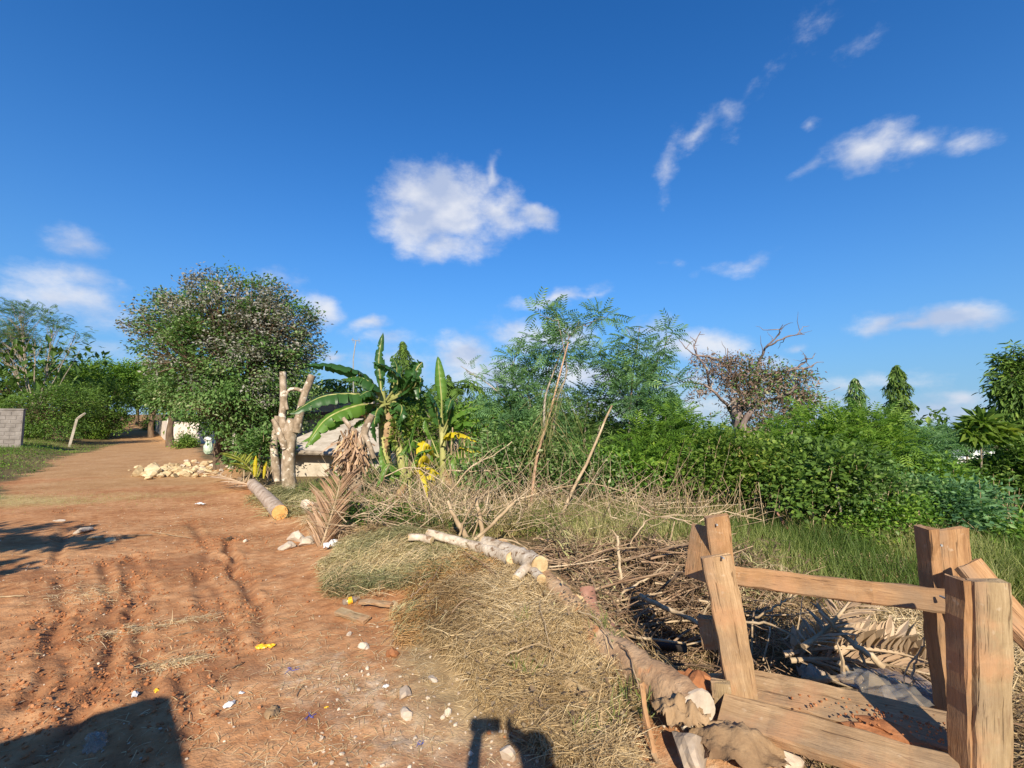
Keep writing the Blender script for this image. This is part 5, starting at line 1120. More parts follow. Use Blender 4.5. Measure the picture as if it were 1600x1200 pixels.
inst(mb, R1[0][0], R1[0][1], pp, frames(rng.normal(size=(len(pp),3))), rng.uniform(.002,.009,len(pp)), np.clip(rng.normal(.5,.25,len(pp)),0,1)); tag(mb.build('soil_crumbs_on_sill', M_clod), kind='stuff')
lump('soil_lump', 'dark undercut soil lump beside the foot of the timber post', 'soil', P(1085,1050,2.75)-[0,0,.12], (.10,.12,.13), M_clod, 8, 3, .55, 1)
lump('soil_lump', 'orange root-matted soil lump between brush and timber post', 'soil', P(1128,1040,3.0)-[0,0,.1], (.13,.10,.07), rough_mat('orange_soil', [(.30,.14,.06),(.50,.27,.13),(.58,.36,.2)], 6, coord='Position', bump=.7), 12, 3, .4, 3)
# burlap-like muddy cloth at the foot of the frame
M_cloth = rough_mat('muddy_sacking', [(.16,.095,.05),(.27,.175,.095),(.38,.26,.15)], 4, (1,1,1), .6, 60, coord='Position')
def crumple(nm, lab, cat, c_, size, m, seed, amp=.35, freq=2.5, rot=0.0, flat=.5, n=26):
    u, v = np.meshgrid(np.linspace(-1, 1, n), np.linspace(-1, 1, n)); r2 = np.clip(np.hypot(u, v), 0, 1.42)
    z = flat*(1-np.clip(r2, 0, 1)**2) + amp*(fbm(u*freq+seed, v*freq, seed, 4)) + amp*.5*np.abs(fbm(u*freq*1.7, v*freq*1.7+seed, seed+3, 3))
    x = u*(1+.25*fbm(u*2, v*2, seed+5, 2)); y = v*(1+.25*fbm(u*2, v*2, seed+6, 2))
    V = np.stack([x*size[0], y*size[1], z*size[2]], -1).reshape(-1, 3)@np.array(Matrix.Rotation(rot, 3, 'Z')).T
    I = np.arange(n*n).reshape(n, n); F = np.stack([I[:-1,:-1],I[:-1,1:],I[1:,1:],I[1:,:-1]], -1)[(r2[:-1,:-1] < 1.12+.2*fbm(u[:-1,:-1]*3, v[:-1,:-1]*3, seed+9, 2))].reshape(-1, 4)
    mb = MB(); mb.add(V+np.asarray(c_), F); return tag(mb.build(nm, m, None, True, loc=c_), lab, cat)
crumple('sacking', 'muddy brown sacking crumpled against the sill board', 'sacking', P(1150,1150,2.3)-[0,0,.04], (.20,.15,.14), M_cloth, 4)
crumple('sacking', 'torn brown sheet folded over the end of the earth berm', 'sacking', P(1062,1100,2.45)-[0,0,.05], (.12,.11,.14), M_cloth, 14, .5)

# ------------------------------------------------------------------ logs and branches
M_cutend = rough_mat('fresh_cut_wood', [(.33,.21,.10),(.52,.38,.20),(.64,.52,.32)], 9, (1,1,1), .3, 30, coord='Position')
M_cutor = rough_mat('orange_cut_wood', [(.48,.23,.07),(.62,.33,.11),(.70,.42,.18)], 9, (1,1,1), .4, 30, coord='Position')
def log(nm, lab, cat, pts, r0, r1, m, n=14, sides=14, mend=None, jit=.05, group=None, end0=True):
    pts = [np.asarray(p_, float) for p_ in pts]; t_ = thing(nm, lab, cat, pts[0], group); s_ = spline(pts, n); rr_ = np.linspace(r0, r1, n)
    mb = MB(); tube(mb, s_, rr_, sides, jit=jit, cap=False); mb.build('bark', m, t_, True)
    for k, sg in ((0, -1), (n-1, 1)):
        d_ = unit(s_[min(k+1, n-1)]-s_[max(k-1, 0)])*sg; mb = MB(); tube(mb, [s_[k]-d_*.012, s_[k]+d_*.003, s_[k]+d_*.006], [rr_[k]*.985, rr_[k]*.95, rr_[k]*.6], sides, jit=.02); mb.build('cut_end', mend or M_cutend, t_)
    return t_
g = lambda x, y, dz=0.0: G(x, y, dz)
a = g(402,772,.10); b_ = g(437,812,.11)
log('cut_log', 'thick brown log with a raw orange cut end pointing to the road', 'log', [b_, (a+b_)/2+[0,0,.01], a, a+(a-b_)*.35], .125, .12, rough_mat('log_bark_tan', [(.24,.17,.12),(.40,.31,.24),(.52,.43,.35)], 5, coord='Position', spots=(12,.62,(.16,.11,.08))), mend=M_cutor)
L1 = [g(668,858,.04), P(700,866,5.75), P(760,878,5.5), P(800,892,5.3), P(838,908,5.05)]
gz = lambda p_, r: np.array([p_[0], p_[1], HZ(p_[0], p_[1])+r])
def onpts(px, r): return [gz(g(x, y), r*.85) for x, y in px]
log('white_log', 'longest white peeled log lying across the end of the grass heap', 'log', onpts([(668,850),(715,864),(760,878),(800,893)], .14), .045, .068, M_white, jit=.15)
log('white_log', 'thick crooked white log ending in a fresh yellow cut', 'log', onpts([(756,868),(792,882),(818,893),(844,908)], .15), .07, .088, M_white, jit=.16)
log('white_log', 'short grey round log lying on top of the white logs', 'log', [P(722,852,5.6), P(742,853,5.55), P(766,856,5.5)], .055, .06, M_barkp)
log('white_log', 'small pale log partly tucked under the short grey log', 'log', [P(697,842,5.9), P(712,848,5.85), P(728,851,5.75)], .05, .05, M_barkp)
log('white_log', 'stubby white branch stump pointing at the grass heap', 'log', onpts([(836,900),(820,915),(806,930)], .16), .045, .04, M_white)
log('white_log', 'short white stub leaning over the rusty grass', 'log', [P(690,838,5.75), P(698,855,5.55), P(706,876,5.3)], .032, .04, M_white)
log('white_log', 'thin white end piece at the tail of the long log', 'log', onpts([(638,854),(655,853),(675,858)], .11), .04, .045, M_white, sides=9)
log('white_log', 'round white offcut resting below the fresh yellow cut', 'log', onpts([(826,903),(834,912),(846,926)], .12), .04, .045, M_white)
M_trunkd = rough_mat('dirt_caked_bark', [(.25,.14,.075),(.42,.27,.155),(.56,.40,.25)], 4, (1,1,1), .9, 14, coord='Position', spots=(5,.60,(.50,.24,.11)), dist=.02)
log('fallen_log', 'long dirt-caked fallen trunk along the crest of the grass heap down to the timber post', 'log', [np.array(p_) for p_ in ((.20,4.72,.15),(.29,4.40,.19),(.44,3.85,.18),(.59,3.34,.13),(.76,2.88,.14),(.93,2.47,.15))], .065, .115, M_trunkd, n=40, sides=16, mend=M_chalk, jit=.13)
o = lump('wood_chip_block', 'pale yellow split chunk of wood beside the crooked white log', 'wood chunk', P(843,900,5.0)+[0,0,.02], (.07,.05,.085), M_cutend, 5, 2, .2, 8)
o = lump('wood_chip_block', 'pale yellow split chunk on the crest of the berm', 'wood chunk', gz(g(895,948),.04), (.09,.05,.06), M_cutend, 6, 2, .2, 8)
for lab, pts, r0, r1 in [
    ('pale branch rising steeply from the small pale log', [P(732,846,5.7),P(718,820,5.8),P(706,800,5.9),P(700,783,5.95)], .035, .018),
    ('smooth pale branch slanting up over the short grey log', [P(738,846,5.5),P(760,828,5.55),P(780,808,5.6),P(802,786,5.65)], .022, .018),
    ('pale crooked branch lying over the white logs towards the brush', [P(770,862,5.3),P(800,868,5.2),P(845,872,5.1),P(885,886,4.95)], .016, .010),
    ('thin brown twig crossing the thick end of the crooked log', [P(790,900,4.95),P(815,880,5.0),P(838,868,5.1),P(860,850,5.3)], .007, .004),
    ('bent grey branch resting between long log and grass heap', [P(680,872,5.3),P(715,884,5.15),P(745,890,5.05),P(790,905,4.9)], .014, .009),
    ('upright pale branch behind the short grey log', [P(752,850,5.8),P(753,825,5.85),P(748,800,5.9),P(744,778,5.9)], .034, .02),
    ('thin forked branch standing among the white logs', [P(716,842,5.7),P(722,822,5.7),P(732,800,5.75),P(745,775,5.8)], .016, .009),
    ('curved thin branch arching up behind the white logs', [P(735,850,5.9),P(745,820,5.9),P(758,795,5.9),P(765,760,6.0)], .013, .006),
    ('thin branch lying level from the short grey log to the brush', [P(757,846,5.6),P(790,843,5.6),P(812,850,5.5),P(826,860,5.4)], .012, .008)]:
    s_ = spline(pts, 12); mb = MB(); tube(mb, s_+rng.normal(0,.004,s_.shape), np.linspace(r0, r1, 12), 8); tag(mb.build('cut_branch', M_stick, None, True, loc=pts[0]), lab, 'branch', 'branches standing up behind the white logs')
def branch(lab, pts, r0, r1, m=None, nm='fallen_branch', grp='branches of the brush heap', tw=3, cat='branch'):
    t_ = thing(nm, lab, cat, pts[0], grp); s_ = spline(pts, 16); s_[1:-1] += rng.normal(0, .006, s_[1:-1].shape); L = np.linalg.norm(s_[-1]-s_[0])
    mb = MB(); tube(mb, s_, np.linspace(r0, r1, 16), 7, np.clip(rng.normal(.55,.25),0,1)); mb.build('limb', m or M_stick, t_, True)
    if tw:
        for _ in range(tw):
            mb = MB(); j = s_[rng.integers(4, 15)]; tube(mb, bez(j, j+unit(s_[-1]-s_[0])*L*.15+rng.normal(0,.09,3)+[0,0,.04], rng.normal(0,.03,3), 6, .004), np.linspace(r1*.7+.002, .0018, 6), 4, .6, cap=False)
            mb.build('twig', m or M_stick, t_)
for lab, pts, r0, r1 in [
    ('long pale branch curving along the crest behind the yellow chunk', [P(800,880,5.4),P(860,862,5.7),P(905,852,5.9),P(955,856,6.0)], .018,.009),
    ('straight thin branch crossing the brush above the rusty grass', [P(812,872,5.3),P(850,858,5.6),P(900,835,6.2),P(950,815,6.8)], .012,.006),
    ('arched pale branch over the brush reaching the timber post', [P(985,850,5.2),P(1010,815,5.2),P(1045,808,5.0),P(1085,822,4.8)], .009,.006),
    ('upright pale cut stick standing in the middle of the brush', [P(970,910,4.9),P(968,880,4.9),P(966,855,4.9),P(965,838,4.9)], .017,.014),
    ('branch lying low over the pit in front of the brush', [P(945,950,4.5),P(980,922,4.6),P(1010,905,4.7),P(1032,888,4.8)], .014,.008),
    ('long grey pole half buried in the brush beside the dark pipe', [P(1000,930,4.3),P(1040,950,4.1),P(1075,965,3.9),P(1105,985,3.7)], .022,.016),
    ('pale branch curving out behind the leaning timber post', [P(1165,972,3.6),P(1200,976,3.5),P(1235,990,3.4),P(1254,1008,3.3)], .010,.007),
    ('thin pale branch rising from behind the timber post', [P(1180,965,3.8),P(1210,950,3.8),P(1230,938,3.8),P(1250,925,3.8)], .009,.005),
    ('thick short branch under the crumpled clear plastic', [P(1260,1065,2.9),P(1300,1062,2.9),P(1330,1062,2.85),P(1350,1064,2.8)], .022,.018),
    ('broken pale spear of palm stem leaning over the dry frond', [P(1280,955,3.3),P(1310,985,3.25),P(1345,1015,3.15),P(1380,1042,3.1)], .010,.022),
    ('dark thick branch at the bottom of the pit', [P(1230,1080,2.95),P(1290,1078,2.9),P(1350,1078,2.8),P(1410,1090,2.7)], .015,.012),
    ('thin wiry branch bowed above the clear plastic', [P(1390,1060,2.7),P(1420,1075,2.6),P(1430,1040,2.6),P(1440,1010,2.6)], .008,.004),
    ('pale knobbly branch beside the pit edge near the sill', [P(1310,1035,3.0),P(1330,1050,2.95),P(1345,1058,2.9),P(1352,1066,2.85)], .016,.012),
    ('grey branch arching low over the field grass behind the brush', [P(1085,820,6.3),P(1120,800,6.3),P(1160,806,6.4),P(1190,812,6.4)], .008,.005),
    ('long bleached branch lying over the dry weeds behind the logs', [P(760,800,6.6),P(840,772,6.9),P(920,756,7.0),P(1000,776,6.8)], .014,.006),
    ('bleached stick crossing the dry weeds below the hanging twigs', [P(700,775,7.2),P(735,730,7.4),P(770,712,7.6),P(800,690,7.8)], .013,.007),
    ('bowed bare branch above the low creeper mound', [P(600,745,7.5),P(640,730,7.4),P(680,745,7.2),P(710,770,7.0)], .010,.006),
    ('level bleached stick behind the yellow banana leaves', [P(700,735,7.8),P(745,736,7.8),P(790,731,7.9),P(820,728,8.0)], .012,.008),
    ('stick lying on the hay below the forked stump', [P(490,785,7.4),P(530,790,7.2),P(580,788,7.0),P(625,787,6.9)], .012,.008),
    ('thin straight stick leaning beside the upright dry frond', [P(560,790,7.0),P(575,810,6.6),P(585,822,6.4),P(598,836,6.2)], .010,.006)]:
    branch(lab, pts, r0, r1)
M_brush = rough_mat('brown_brushwood', [(.12,.07,.04),(.26,.165,.10),(.42,.30,.19)], 5, (1,1,1), .4, 40, coord='Position', tint_amt=.9)
M_brush2 = rough_mat('grey_tan_stalks', [(.15,.10,.06),(.31,.23,.145),(.48,.38,.26)], 5, (1,1,1), .4, 40, coord='Position', tint_amt=.9)
# the tangle: thin dry sticks nobody could tell apart, the 190 largest as things of one group
tang = 'thin dry stick tangled in the brush heap between white logs and timber framework'
for i in range(230):
    if i % 4:
        x = rng.normal(1.35, .62); y = rng.normal(4.75, .52)
    else: x = rng.uniform(1.3, 2.9); y = rng.uniform(2.75, 3.9)
    if pathd(np.array([x]), np.array([y]), BERM)[0] < .35: x += .5
    a_ = rng.normal(.35, .9); L = rng.uniform(.3, 1.15)*(1 if i % 4 else .6); z_ = HZ(x, y)+float(BH(x, y))*rng.uniform(.4, 1.15)+.03; u_ = np.array([cos(a_), sin(a_)*.6, rng.normal(.08,.16)])*L
    p_ = np.array([x, y, z_]); mb = MB(); r_ = rng.uniform(.005, .015)
    s_ = spline([p_-u_*.5, p_+rng.normal(0,.05,3), p_+u_*.5], 8); s_[:, 2] = np.maximum(s_[:, 2], H(s_[:, 0], s_[:, 1])+.01)
    tube(mb, s_, np.linspace(r_, r_*.5, 8), 5, np.clip(rng.normal(.5,.3),0,1)); s2 = s_[4]; tube(mb, bez(s2, s2+u_*.25+rng.normal(0,.07,3), (0,0,.02), 5), np.linspace(r_*.5,.002,5), 4, .5, cap=False)
    tag(mb.build('dry_stick', (M_stick, M_brush, M_dstick, M_brush)[int(rng.integers(0, 4))], None, True, loc=p_), tang, 'stick', 'thin sticks of the brush heap')
mb = MB()
for i in range(3000):
    if i % 4: x = rng.normal(1.35, .68); y = rng.normal(4.75, .60)
    else: x = rng.uniform(1.3, 3.2); y = rng.uniform(2.6, 3.9)
    if pathd(np.array([x]), np.array([y]), BERM)[0] < .3: continue
    a_ = rng.uniform(0, 2*pi); L = rng.uniform(.08, .40); p_ = np.array([x, y, HZ(x, y)+float(BH(x, y))*rng.uniform(.1, 1.1)+.01]); u_ = np.array([cos(a_), sin(a_), rng.normal(.1,.4)])*L
    tube(mb, bez(p_, p_+u_, rng.normal(0,.03,3), 4), np.linspace(.004,.0015,4), 3, np.clip(rng.normal(.45,.3),0,1), cap=False)
tag(mb.build('fine_twigs', M_brush), kind='stuff')
mb = MB()                                                        # dry tangle of stalks behind the logs and the banana plants
for i in range(850):
    px = rng.uniform(540, 1110); Yy = rng.uniform(5.8, 8.8); g_ = onG(P(px, 800, Yy)[0], Yy); a_ = rng.uniform(0, pi); L = rng.uniform(.3, 1.1)
    p_ = g_+[0,0,rng.uniform(0,.4)]; u_ = np.array([cos(a_), rng.normal(0,.4), abs(sin(a_))*.9])*L
    tube(mb, bez(p_, p_+u_, rng.normal(0,.10,3), 6, .008), np.linspace(.0055,.002,6), 3, np.clip(rng.normal(.4,.3),0,1), cap=False)
tag(mb.build('dry_tangle', M_brush2), kind='stuff')
# dark curved pipe / iron strip in the pit
M_rust = rough_mat('rusty_iron', [(.13,.06,.04),(.26,.13,.09),(.38,.21,.15)], 6, coord='Position', rough=.6)
p_ = [P(917,918,3.95), P(925,950,3.85), P(945,975,3.75), P(962,985,3.65)]
s_ = spline(p_, 14); mb = MB(); R_ = frames(unit(np.gradient(s_, axis=0)))
V = []; 
for k in range(14):
    for a_ in np.linspace(-.9, .9, 7): V.append(s_[k]+R_[k][:, 0]*.065*math.sin(a_*1.4)+R_[k][:, 2]*.05*(math.cos(a_*1.4)-.3))
V = np.array(V); F = [(k*7+j, k*7+j+1, (k+1)*7+j+1, (k+1)*7+j) for k in range(13) for j in range(6)]; V2 = V-np.tile([0,0,.008],(len(V),1))
mb.add(V, F); mb.add(V2, [f[::-1] for f in F]); mb.add(np.vstack([V[::7],V2[::7]]), [(k,k+1,k+15,k+14) for k in range(13)]); mb.add(np.vstack([V[6::7],V2[6::7]]), [(k+14,k+15,k+1,k) for k in range(13)])
tag(mb.build('curved_strip', M_rust, None, True, loc=p_[0]), 'curved reddish brown bark strip hanging into the pit beside the berm', 'bark strip')
mb = MB(); tube(mb, spline([P(955,985,3.95),P(990,1000,3.85),P(1030,1008,3.75),P(1070,1012,3.6)], 12), .035, 10); tag(mb.build('dark_pipe', rough_mat('dark_plastic_pipe', [(.02,.018,.018),(.05,.04,.035)], 5, rough=.5), None, True, loc=P(955,985,3.95)), 'dark pipe lying in the shaded bottom of the pit', 'pipe')
for lab, p0, p1, r in (('slanting rusty rod standing in the green field grass', P(1212,798,6.6), P(1242,845,6.3), .016), ('short rusty rod poking out of the brush top', P(935,812,6.4), P(985,835,6.2), .009), ('rusty rod leaning beside the long bleached branch', P(1000,790,6.6), P(1040,812,6.4), .009)):
    mb = MB(); tube(mb, [p0, (p0+p1)/2, p1+unit(p1-p0)*.15], r, 6); tag(mb.build('rusty_rod', M_rust, None, True, loc=p1), lab, 'rod')

for lab, pts, r_ in [('long straw-coloured stalk lying down the middle of the grass heap', [(842,965),(850,1010),(866,1070)], .005), ('bent dry stalk at the crest of the grass heap', [(905,985),(935,1010),(960,1050)], .006), ('dark thin stalk poking out of the grass heap near the berm', [(965,1040),(985,1075),(1000,1120)], .007),
    ('pale stalk lying across the lower grass heap', [(790,1060),(840,1050),(890,1062)], .005), ('crooked brown twig on the rusty cut grass', [(640,960),(668,940),(690,905)], .006), ('short brown twig between rusty and dry cut grass', [(705,985),(730,970),(760,978)], .005)]:
    c_ = [G(x, y, .13) for x, y in pts]; mb = MB(); s_ = spline(c_, 12); s_[:, 2] += .03*np.sin(np.linspace(0, 3, 12)); tube(mb, s_+rng.normal(0,.004,s_.shape), np.linspace(r_, r_*.5, 12), 6); tag(mb.build('dry_stalk', M_brush if 'brown' in lab or 'dark' in lab else M_stick, None, True, loc=c_[0]), lab, 'stalk')
n = 900; x, y = gell(.15, 3.6, .7, 1.35, .22)(n); mb = MB()
inst(mb, LEAF[0], LEAF[1], np.stack([x, y, H(x, y)+rng.uniform(.08,.15,n)], 1), frames(rng.normal(size=(n,3))*[1,1,.3]), rng.uniform(.015,.045,n), np.clip(rng.normal(.4,.25,n),0,1)); tag(mb.build('dead_leaves_on_heap', M_frondr_), kind='stuff')
# ------------------------------------------------------------------ dry palm fronds
def dry_frond(lab, ctrl, L, n=34, w=.014, hang=.25, m=None, side_up=.3, both=True, tint=.5, jit=.14, rad=.02):
    pts = [np.asarray(c_, float) for c_ in ctrl]; t_ = thing('palm_frond', lab, 'palm frond', pts[0], 'dry palm fronds')
    s_ = spline(pts, 20); mb = MB(); tube(mb, s_, np.linspace(rad, .005, 20), 6); mb.build('rachis', M_stick, t_, True)
    mb = MB(); frond(mb, pts, L, n, w, hang, 0, tint, side_up, both, jit); mb.build('leaflets', m or M_frond, t_)
    return t_
M_frond = leaf_mat('dry_palm_frond', [(.16,.10,.06),(.30,.20,.125),(.43,.305,.195),(.52,.39,.27)], .15, .7, .2, 4, .4)
M_frondr = leaf_mat('reddish_dry_frond', [(.17,.10,.06),(.32,.20,.12),(.46,.31,.20),(.56,.42,.30)], .15, .7, .2, 4, .4)
dry_frond('pinkish grey palm frond with comb-like raised leaflets inside the timber framework', [P(1225,1022,3.5),P(1300,1012,3.45),P(1400,1020,3.3),P(1495,1048,3.05)], .26, 30, .032, -1.6, M_frond, .2, True, .75, .10)
dry_frond('flattened palm frond lying under the comb-like one', [P(1235,1032,3.4),P(1300,1030,3.35),P(1380,1038,3.2),P(1480,1060,3.0)], .42, 46, .018, .12, M_frond, .1, True, .55, .10)
dry_frond('thin palm leaflets rising behind the framework rail', [P(1255,1010,3.2),P(1290,985,3.3),P(1320,950,3.4),P(1338,925,3.45)], .26, 34, .012, -.1, M_frond, .1, True, .6, .1)
dry_frond('upright dry palm frond standing beside the paper litter', [P(498,868,6.0),P(510,830,6.2),P(524,785,6.5),P(532,752,6.7)], .55, 50, .02, -.7, M_frondr, .1, True, .4, .10)
dry_frond('long dry palm frond trailing from the upright one to the cut grass', [P(520,815,6.4),P(545,838,6.2),P(570,858,5.9),P(598,880,5.6)], .34, 40, .011, .0, M_frond, .1, True, .35, .10, .012)
dry_frond('grey fibrous palm frond at the foot of the white logs', [P(605,875,5.5),P(630,868,5.4),P(660,872,5.3),P(690,882,5.2)], .30, 34, .011, .0, M_frond, .1, True, .35, .10, .012)
dry_frond('reddish palm frond lying between creeper mound and white logs', [P(578,852,6.3),P(610,830,6.4),P(640,820,6.5),P(668,815,6.6)], .30, 34, .011, .0, M_frondr, .1, True, .3, .10, .012)
dry_frond('dry palm frond lying over the hay below the orange cut log', [P(350,838,7.6),P(390,826,7.8),P(420,818,7.9),P(470,822,7.7)], .50, 40, .014, .0, M_frondr, .1, True, .4, .10, .012)
dry_frond('brown frond lying at the foot of the forked stump', [P(480,790,7.6),P(530,785,7.6),P(570,786,7.5),P(620,795,7.2)], .40, 36, .013, .0, M_frondr, .1, True, .35, .10, .012)
dry_frond('yellowing frond tips sticking up beside the pollarded trunk', [P(405,752,11.2),P(395,738,11.2),P(380,722,11.3),P(362,710,11.4)], .5, 20, .03, -.2, M_gyel, .1, True, .95, .12)
dry_frond('second yellowing frond leaning towards the rubble heap', [P(425,765,10.8),P(390,758,11),P(360,748,11.2),P(330,738,11.4)], .55, 22, .03, .0, M_frondr, .1, True, .9, .12)
for lab, pts, w_ in (('upright yellow leaf blade beside the pollarded trunk', [(398,745),(399,725),(400,712)], .11), ('small yellow leaf blade next to the upright one', [(412,748),(414,730),(417,720)], .08)):
    o = banana_leaf(None, [P(x, y, 11.0) for x, y in pts], w_, 2, 1.2, .05, name='dry_leaf', pet=.02); tag(o, lab, 'leaf')

# ------------------------------------------------------------------ rubble, stones, planks, litter
M_rockd = rough_mat('dull_stone', [(.20,.145,.10),(.31,.24,.175),(.43,.35,.27)], 5, (1,1,1), .6, 25, coord='Position')
b_ = G(262, 738); k = b_[1]/FPX
RG = 'lumps of the pale rubble heap'
def stones(n, pxs, labf, sz, m, group, cat='stone', name='rubble_stone', sub=2, zj=0.02):
    for i in range(n):
        x, y = pxs(i); p_ = G(x, y); r_ = sz(i)
        o = lump(name, labf, cat, p_+[0,0,r_*.3], (r_, r_*rng.uniform(.6,.95), r_*rng.uniform(.4,.7)), m, int(rng.integers(0, 900)), sub, .3, 6, group, rng.uniform(0, 6), np.clip(rng.normal(.5,.25),0,1))
stones(110, lambda i: (rng.normal(280, 30), rng.normal(736, 5.5)), 'pale yellowish lump in the rubble heap before the round tree', lambda i: rng.uniform(.04,.19), M_rubb, RG)
stones(12, lambda i: (rng.uniform(215, 262), rng.uniform(739, 746)), 'flat pale slab fragment at the road end of the rubble heap', lambda i: rng.uniform(.18,.34), M_rubb, RG)
stones(26, lambda i: (rng.normal(330, 22), rng.normal(733, 5)), 'brownish lump at the tree end of the rubble heap', lambda i: rng.uniform(.05,.16), M_rock, RG)
for lab, x, y, r_, m in [('large whitish concrete lump next to the orange-ended log', 480, 800, (.17,.14,.15), M_chalk), ('whitish concrete lump in front of the large one', 496, 812, (.11,.1,.09), M_chalk), ('pale lump leaning on the dry frond by the road', 462, 845, (.13,.10,.10), M_chalk),
    ('broken pale slab beside the clear plastic bottle', 478, 852, (.15,.10,.07), M_chalk), ('rounded pale lump nearest the dirt below the dry frond', 448, 858, (.10,.08,.06), M_chalk), ('small white lump at the root of the upright frond', 492, 846, (.08,.07,.07), M_chalk),
    ('orange brick fragment at the edge of the green cut grass', 505, 890, (.06,.04,.03), M_clod), ('flat yellowish stone set in the green cut grass', 592, 868, (.10,.06,.03), M_rubb), ('yellowish lump on the cut grass next to the tan plank', 615, 948, (.05,.035,.035), M_rubb),
    ('small white stone beside the weathered plank end', 545, 993, (.025,.02,.02), M_chalk), ('grey stone in the middle of the mortar patch', 568, 1015, (.045,.035,.03), M_rock), ('brown rounded stone beside the dry grass heap', 612, 1025, (.075,.05,.035), M_clod),
    ('pale broken tile lump at the grass heap edge', 690, 1000, (.07,.045,.035), M_rubb), ('square grey mortar block in the broken mortar patch', 632, 1088, (.060,.045,.035), M_rock), ('flat grey mortar piece below the square block', 636, 1118, (.055,.045,.025), M_rock),
    ('pale mortar piece at the grass heap foot', 676, 1066, (.05,.03,.02), M_chalk), ('pale upright stone at the edge of the shadow', 700, 1118, (.025,.02,.03), M_chalk), ('pale stone under the shadow of the raised arms', 790, 1188, (.055,.04,.05), M_rock),
    ('big flat grey boulder at the end of the earth berm', 1085, 1195, (.14,.10,.10), M_rockd), ('smooth grey boulder under the front sill board', 1232, 1200, (.075,.05,.06), M_rock), ('grey slab of stone sunk in the grass heap foot', 900, 1180, (.16,.10,.04), M_rock),
    ('dark stone on the dirt near the dry frond', 357, 845, (.06,.045,.05), M_dstick), ('small white paper-like stone on the red dirt', 383, 847, (.035,.03,.03), M_chalk), ('pale flat stone in the shade of the unseen tree', 128, 832, (.17,.10,.05), M_chalk),
    ('pale stone beside the flat stone at the shade edge', 150, 843, (.10,.07,.04), M_rubb), ('flat pinkish stone crossing the tyre marks', 172, 846, (.10,.05,.03), M_rubb), ('pale pebble on the far grass strip', 93, 815, (.09,.06,.03), M_chalk)]:
    p_ = G(x, y); lump('stone', lab, 'stone', p_+[0,0,r_[2]*.45], r_, m, int(x*7+y) % 997, 2 if r_[0] < .09 else 3, .28, 7, rot=rng.uniform(0, 6))
def plank(lab, x0, y0, x1, y1, wd, th, m, lift=.015):
    a_, b2 = G(x0, y0, lift), G(x1, y1, lift); o = board('plank', a_, b2, wd, th, [rng.normal(0,.12), -.15, 1], None, m); return tag(o, lab, 'plank')
plank('tan plank lying on the green cut grass beside the yellowish lump', 562, 950, 612, 954, .055, .02, M_woodp, .05)
plank('weathered plank end half buried at the dirt edge below the cut grass', 528, 962, 574, 974, .075, .03, M_woodg, .03)
plank('short plank stub standing beside the plastic bottle on the dirt edge', 516, 908, 524, 930, .05, .02, M_wood, .03)
o = board('plank', P(700,918,4.62)+[0,0,.03], P(684,978,3.95)+[0,0,.02], .055, .02, [-.3,-.8,.9], None, rough_mat('dark_red_plank', [(.18,.10,.06),(.30,.18,.11),(.38,.25,.16)], 6)); tag(o, 'long dark reddish plank sunk into the rusty cut grass', 'plank')
for lab, x0, y0, x1, y1, Y_, w_, m in [('curved brown bark piece lying on the dry grass heap', 884, 1068, 925, 1084, 2.92, .05, M_woodg), ('broken timber splinter below the curved bark piece', 910, 1105, 920, 1140, 2.75, .035, M_woodp), ('small split timber piece at the foot of the grass heap', 935, 1145, 925, 1175, 2.6, .035, M_wood),
        ('thin splintered lath leaning on the end of the berm', 1004, 1065, 1022, 1185, 2.45, .022, M_wood), ('pale splinter stuck beside the leaning lath', 1010, 1150, 1030, 1190, 2.4, .02, M_woodp)]:
    g0 = P(x0, y0, Y_); g1 = P(x1, y1, Y_-.12); g0[2] = max(g0[2], HZ(*g0[:2])+.04); g1[2] = max(g1[2], HZ(*g1[:2])+.01); o = board('timber_scrap', g0, g1, w_, .014, [0,-1,.6], None, m, warp=.014); tag(o, lab, 'timber scrap')
M_plast = mat_new('clear_grey_plastic'); m_, nt_, out_ = M_plast; q_ = NT(nt_)
pb = q_.n('ShaderNodeBsdfPrincipled'); pb.inputs['Base Color'].default_value = (.34,.31,.27,1); pb.inputs['Roughness'].default_value = .22; pb.inputs['Specular IOR Level'].default_value = .8
tb = q_.n('ShaderNodeBsdfTransparent'); mx = q_.n('ShaderNodeMixShader'); mx.inputs[0].default_value = .66; q_.l(pb.outputs[0], mx.inputs[1]); q_.l(tb.outputs[0], mx.inputs[2]); q_.l(mx.outputs[0], out_.inputs[0]); M_plast = m_
M_paper = rough_mat('white_plastic_bag', [(.55,.53,.52),(.72,.70,.69)], 6, coord='Position', rough=.4, spec=.5)
M_yel = rough_mat('yellow_wrapper', [(.72,.34,.015),(.85,.50,.03)], 9, coord='Position', rough=.35, spec=.5)
crumple('plastic_sheet', 'crumpled clear plastic sheet caught on branches inside the timber framework', 'plastic sheet', P(1385,1062,2.72)-[0,0,.02], (.24,.13,.07), M_plast, 21, .5, 2.6)
crumple('plastic_sheet', 'smaller fold of clear plastic near the right timber post'.replace('right ', 'wide '), 'plastic sheet', P(1430,1080,2.5)-[0,0,.02], (.16,.10,.05), M_plast, 33, .5, 2.6)
crumple('plastic_bag', 'scrap of white plastic deep in the pit beside the thick short branch', 'plastic bag', P(1268,1048,3.0)-[0,0,.02], (.07,.06,.07), M_rockd, 27, .6, 3.0)
crumple('plastic_bag', 'white plastic bag lying at the foot of the upright dry frond', 'plastic bag', G(520,857,.03), (.11,.08,.10), M_paper, 41, .6, 3.0)
crumple('plastic_bag', 'pale plastic scrap on the hay beside the dirt road', 'plastic bag', G(313,790,.03), (.08,.05,.05), M_paper, 43, .4, 2.0)
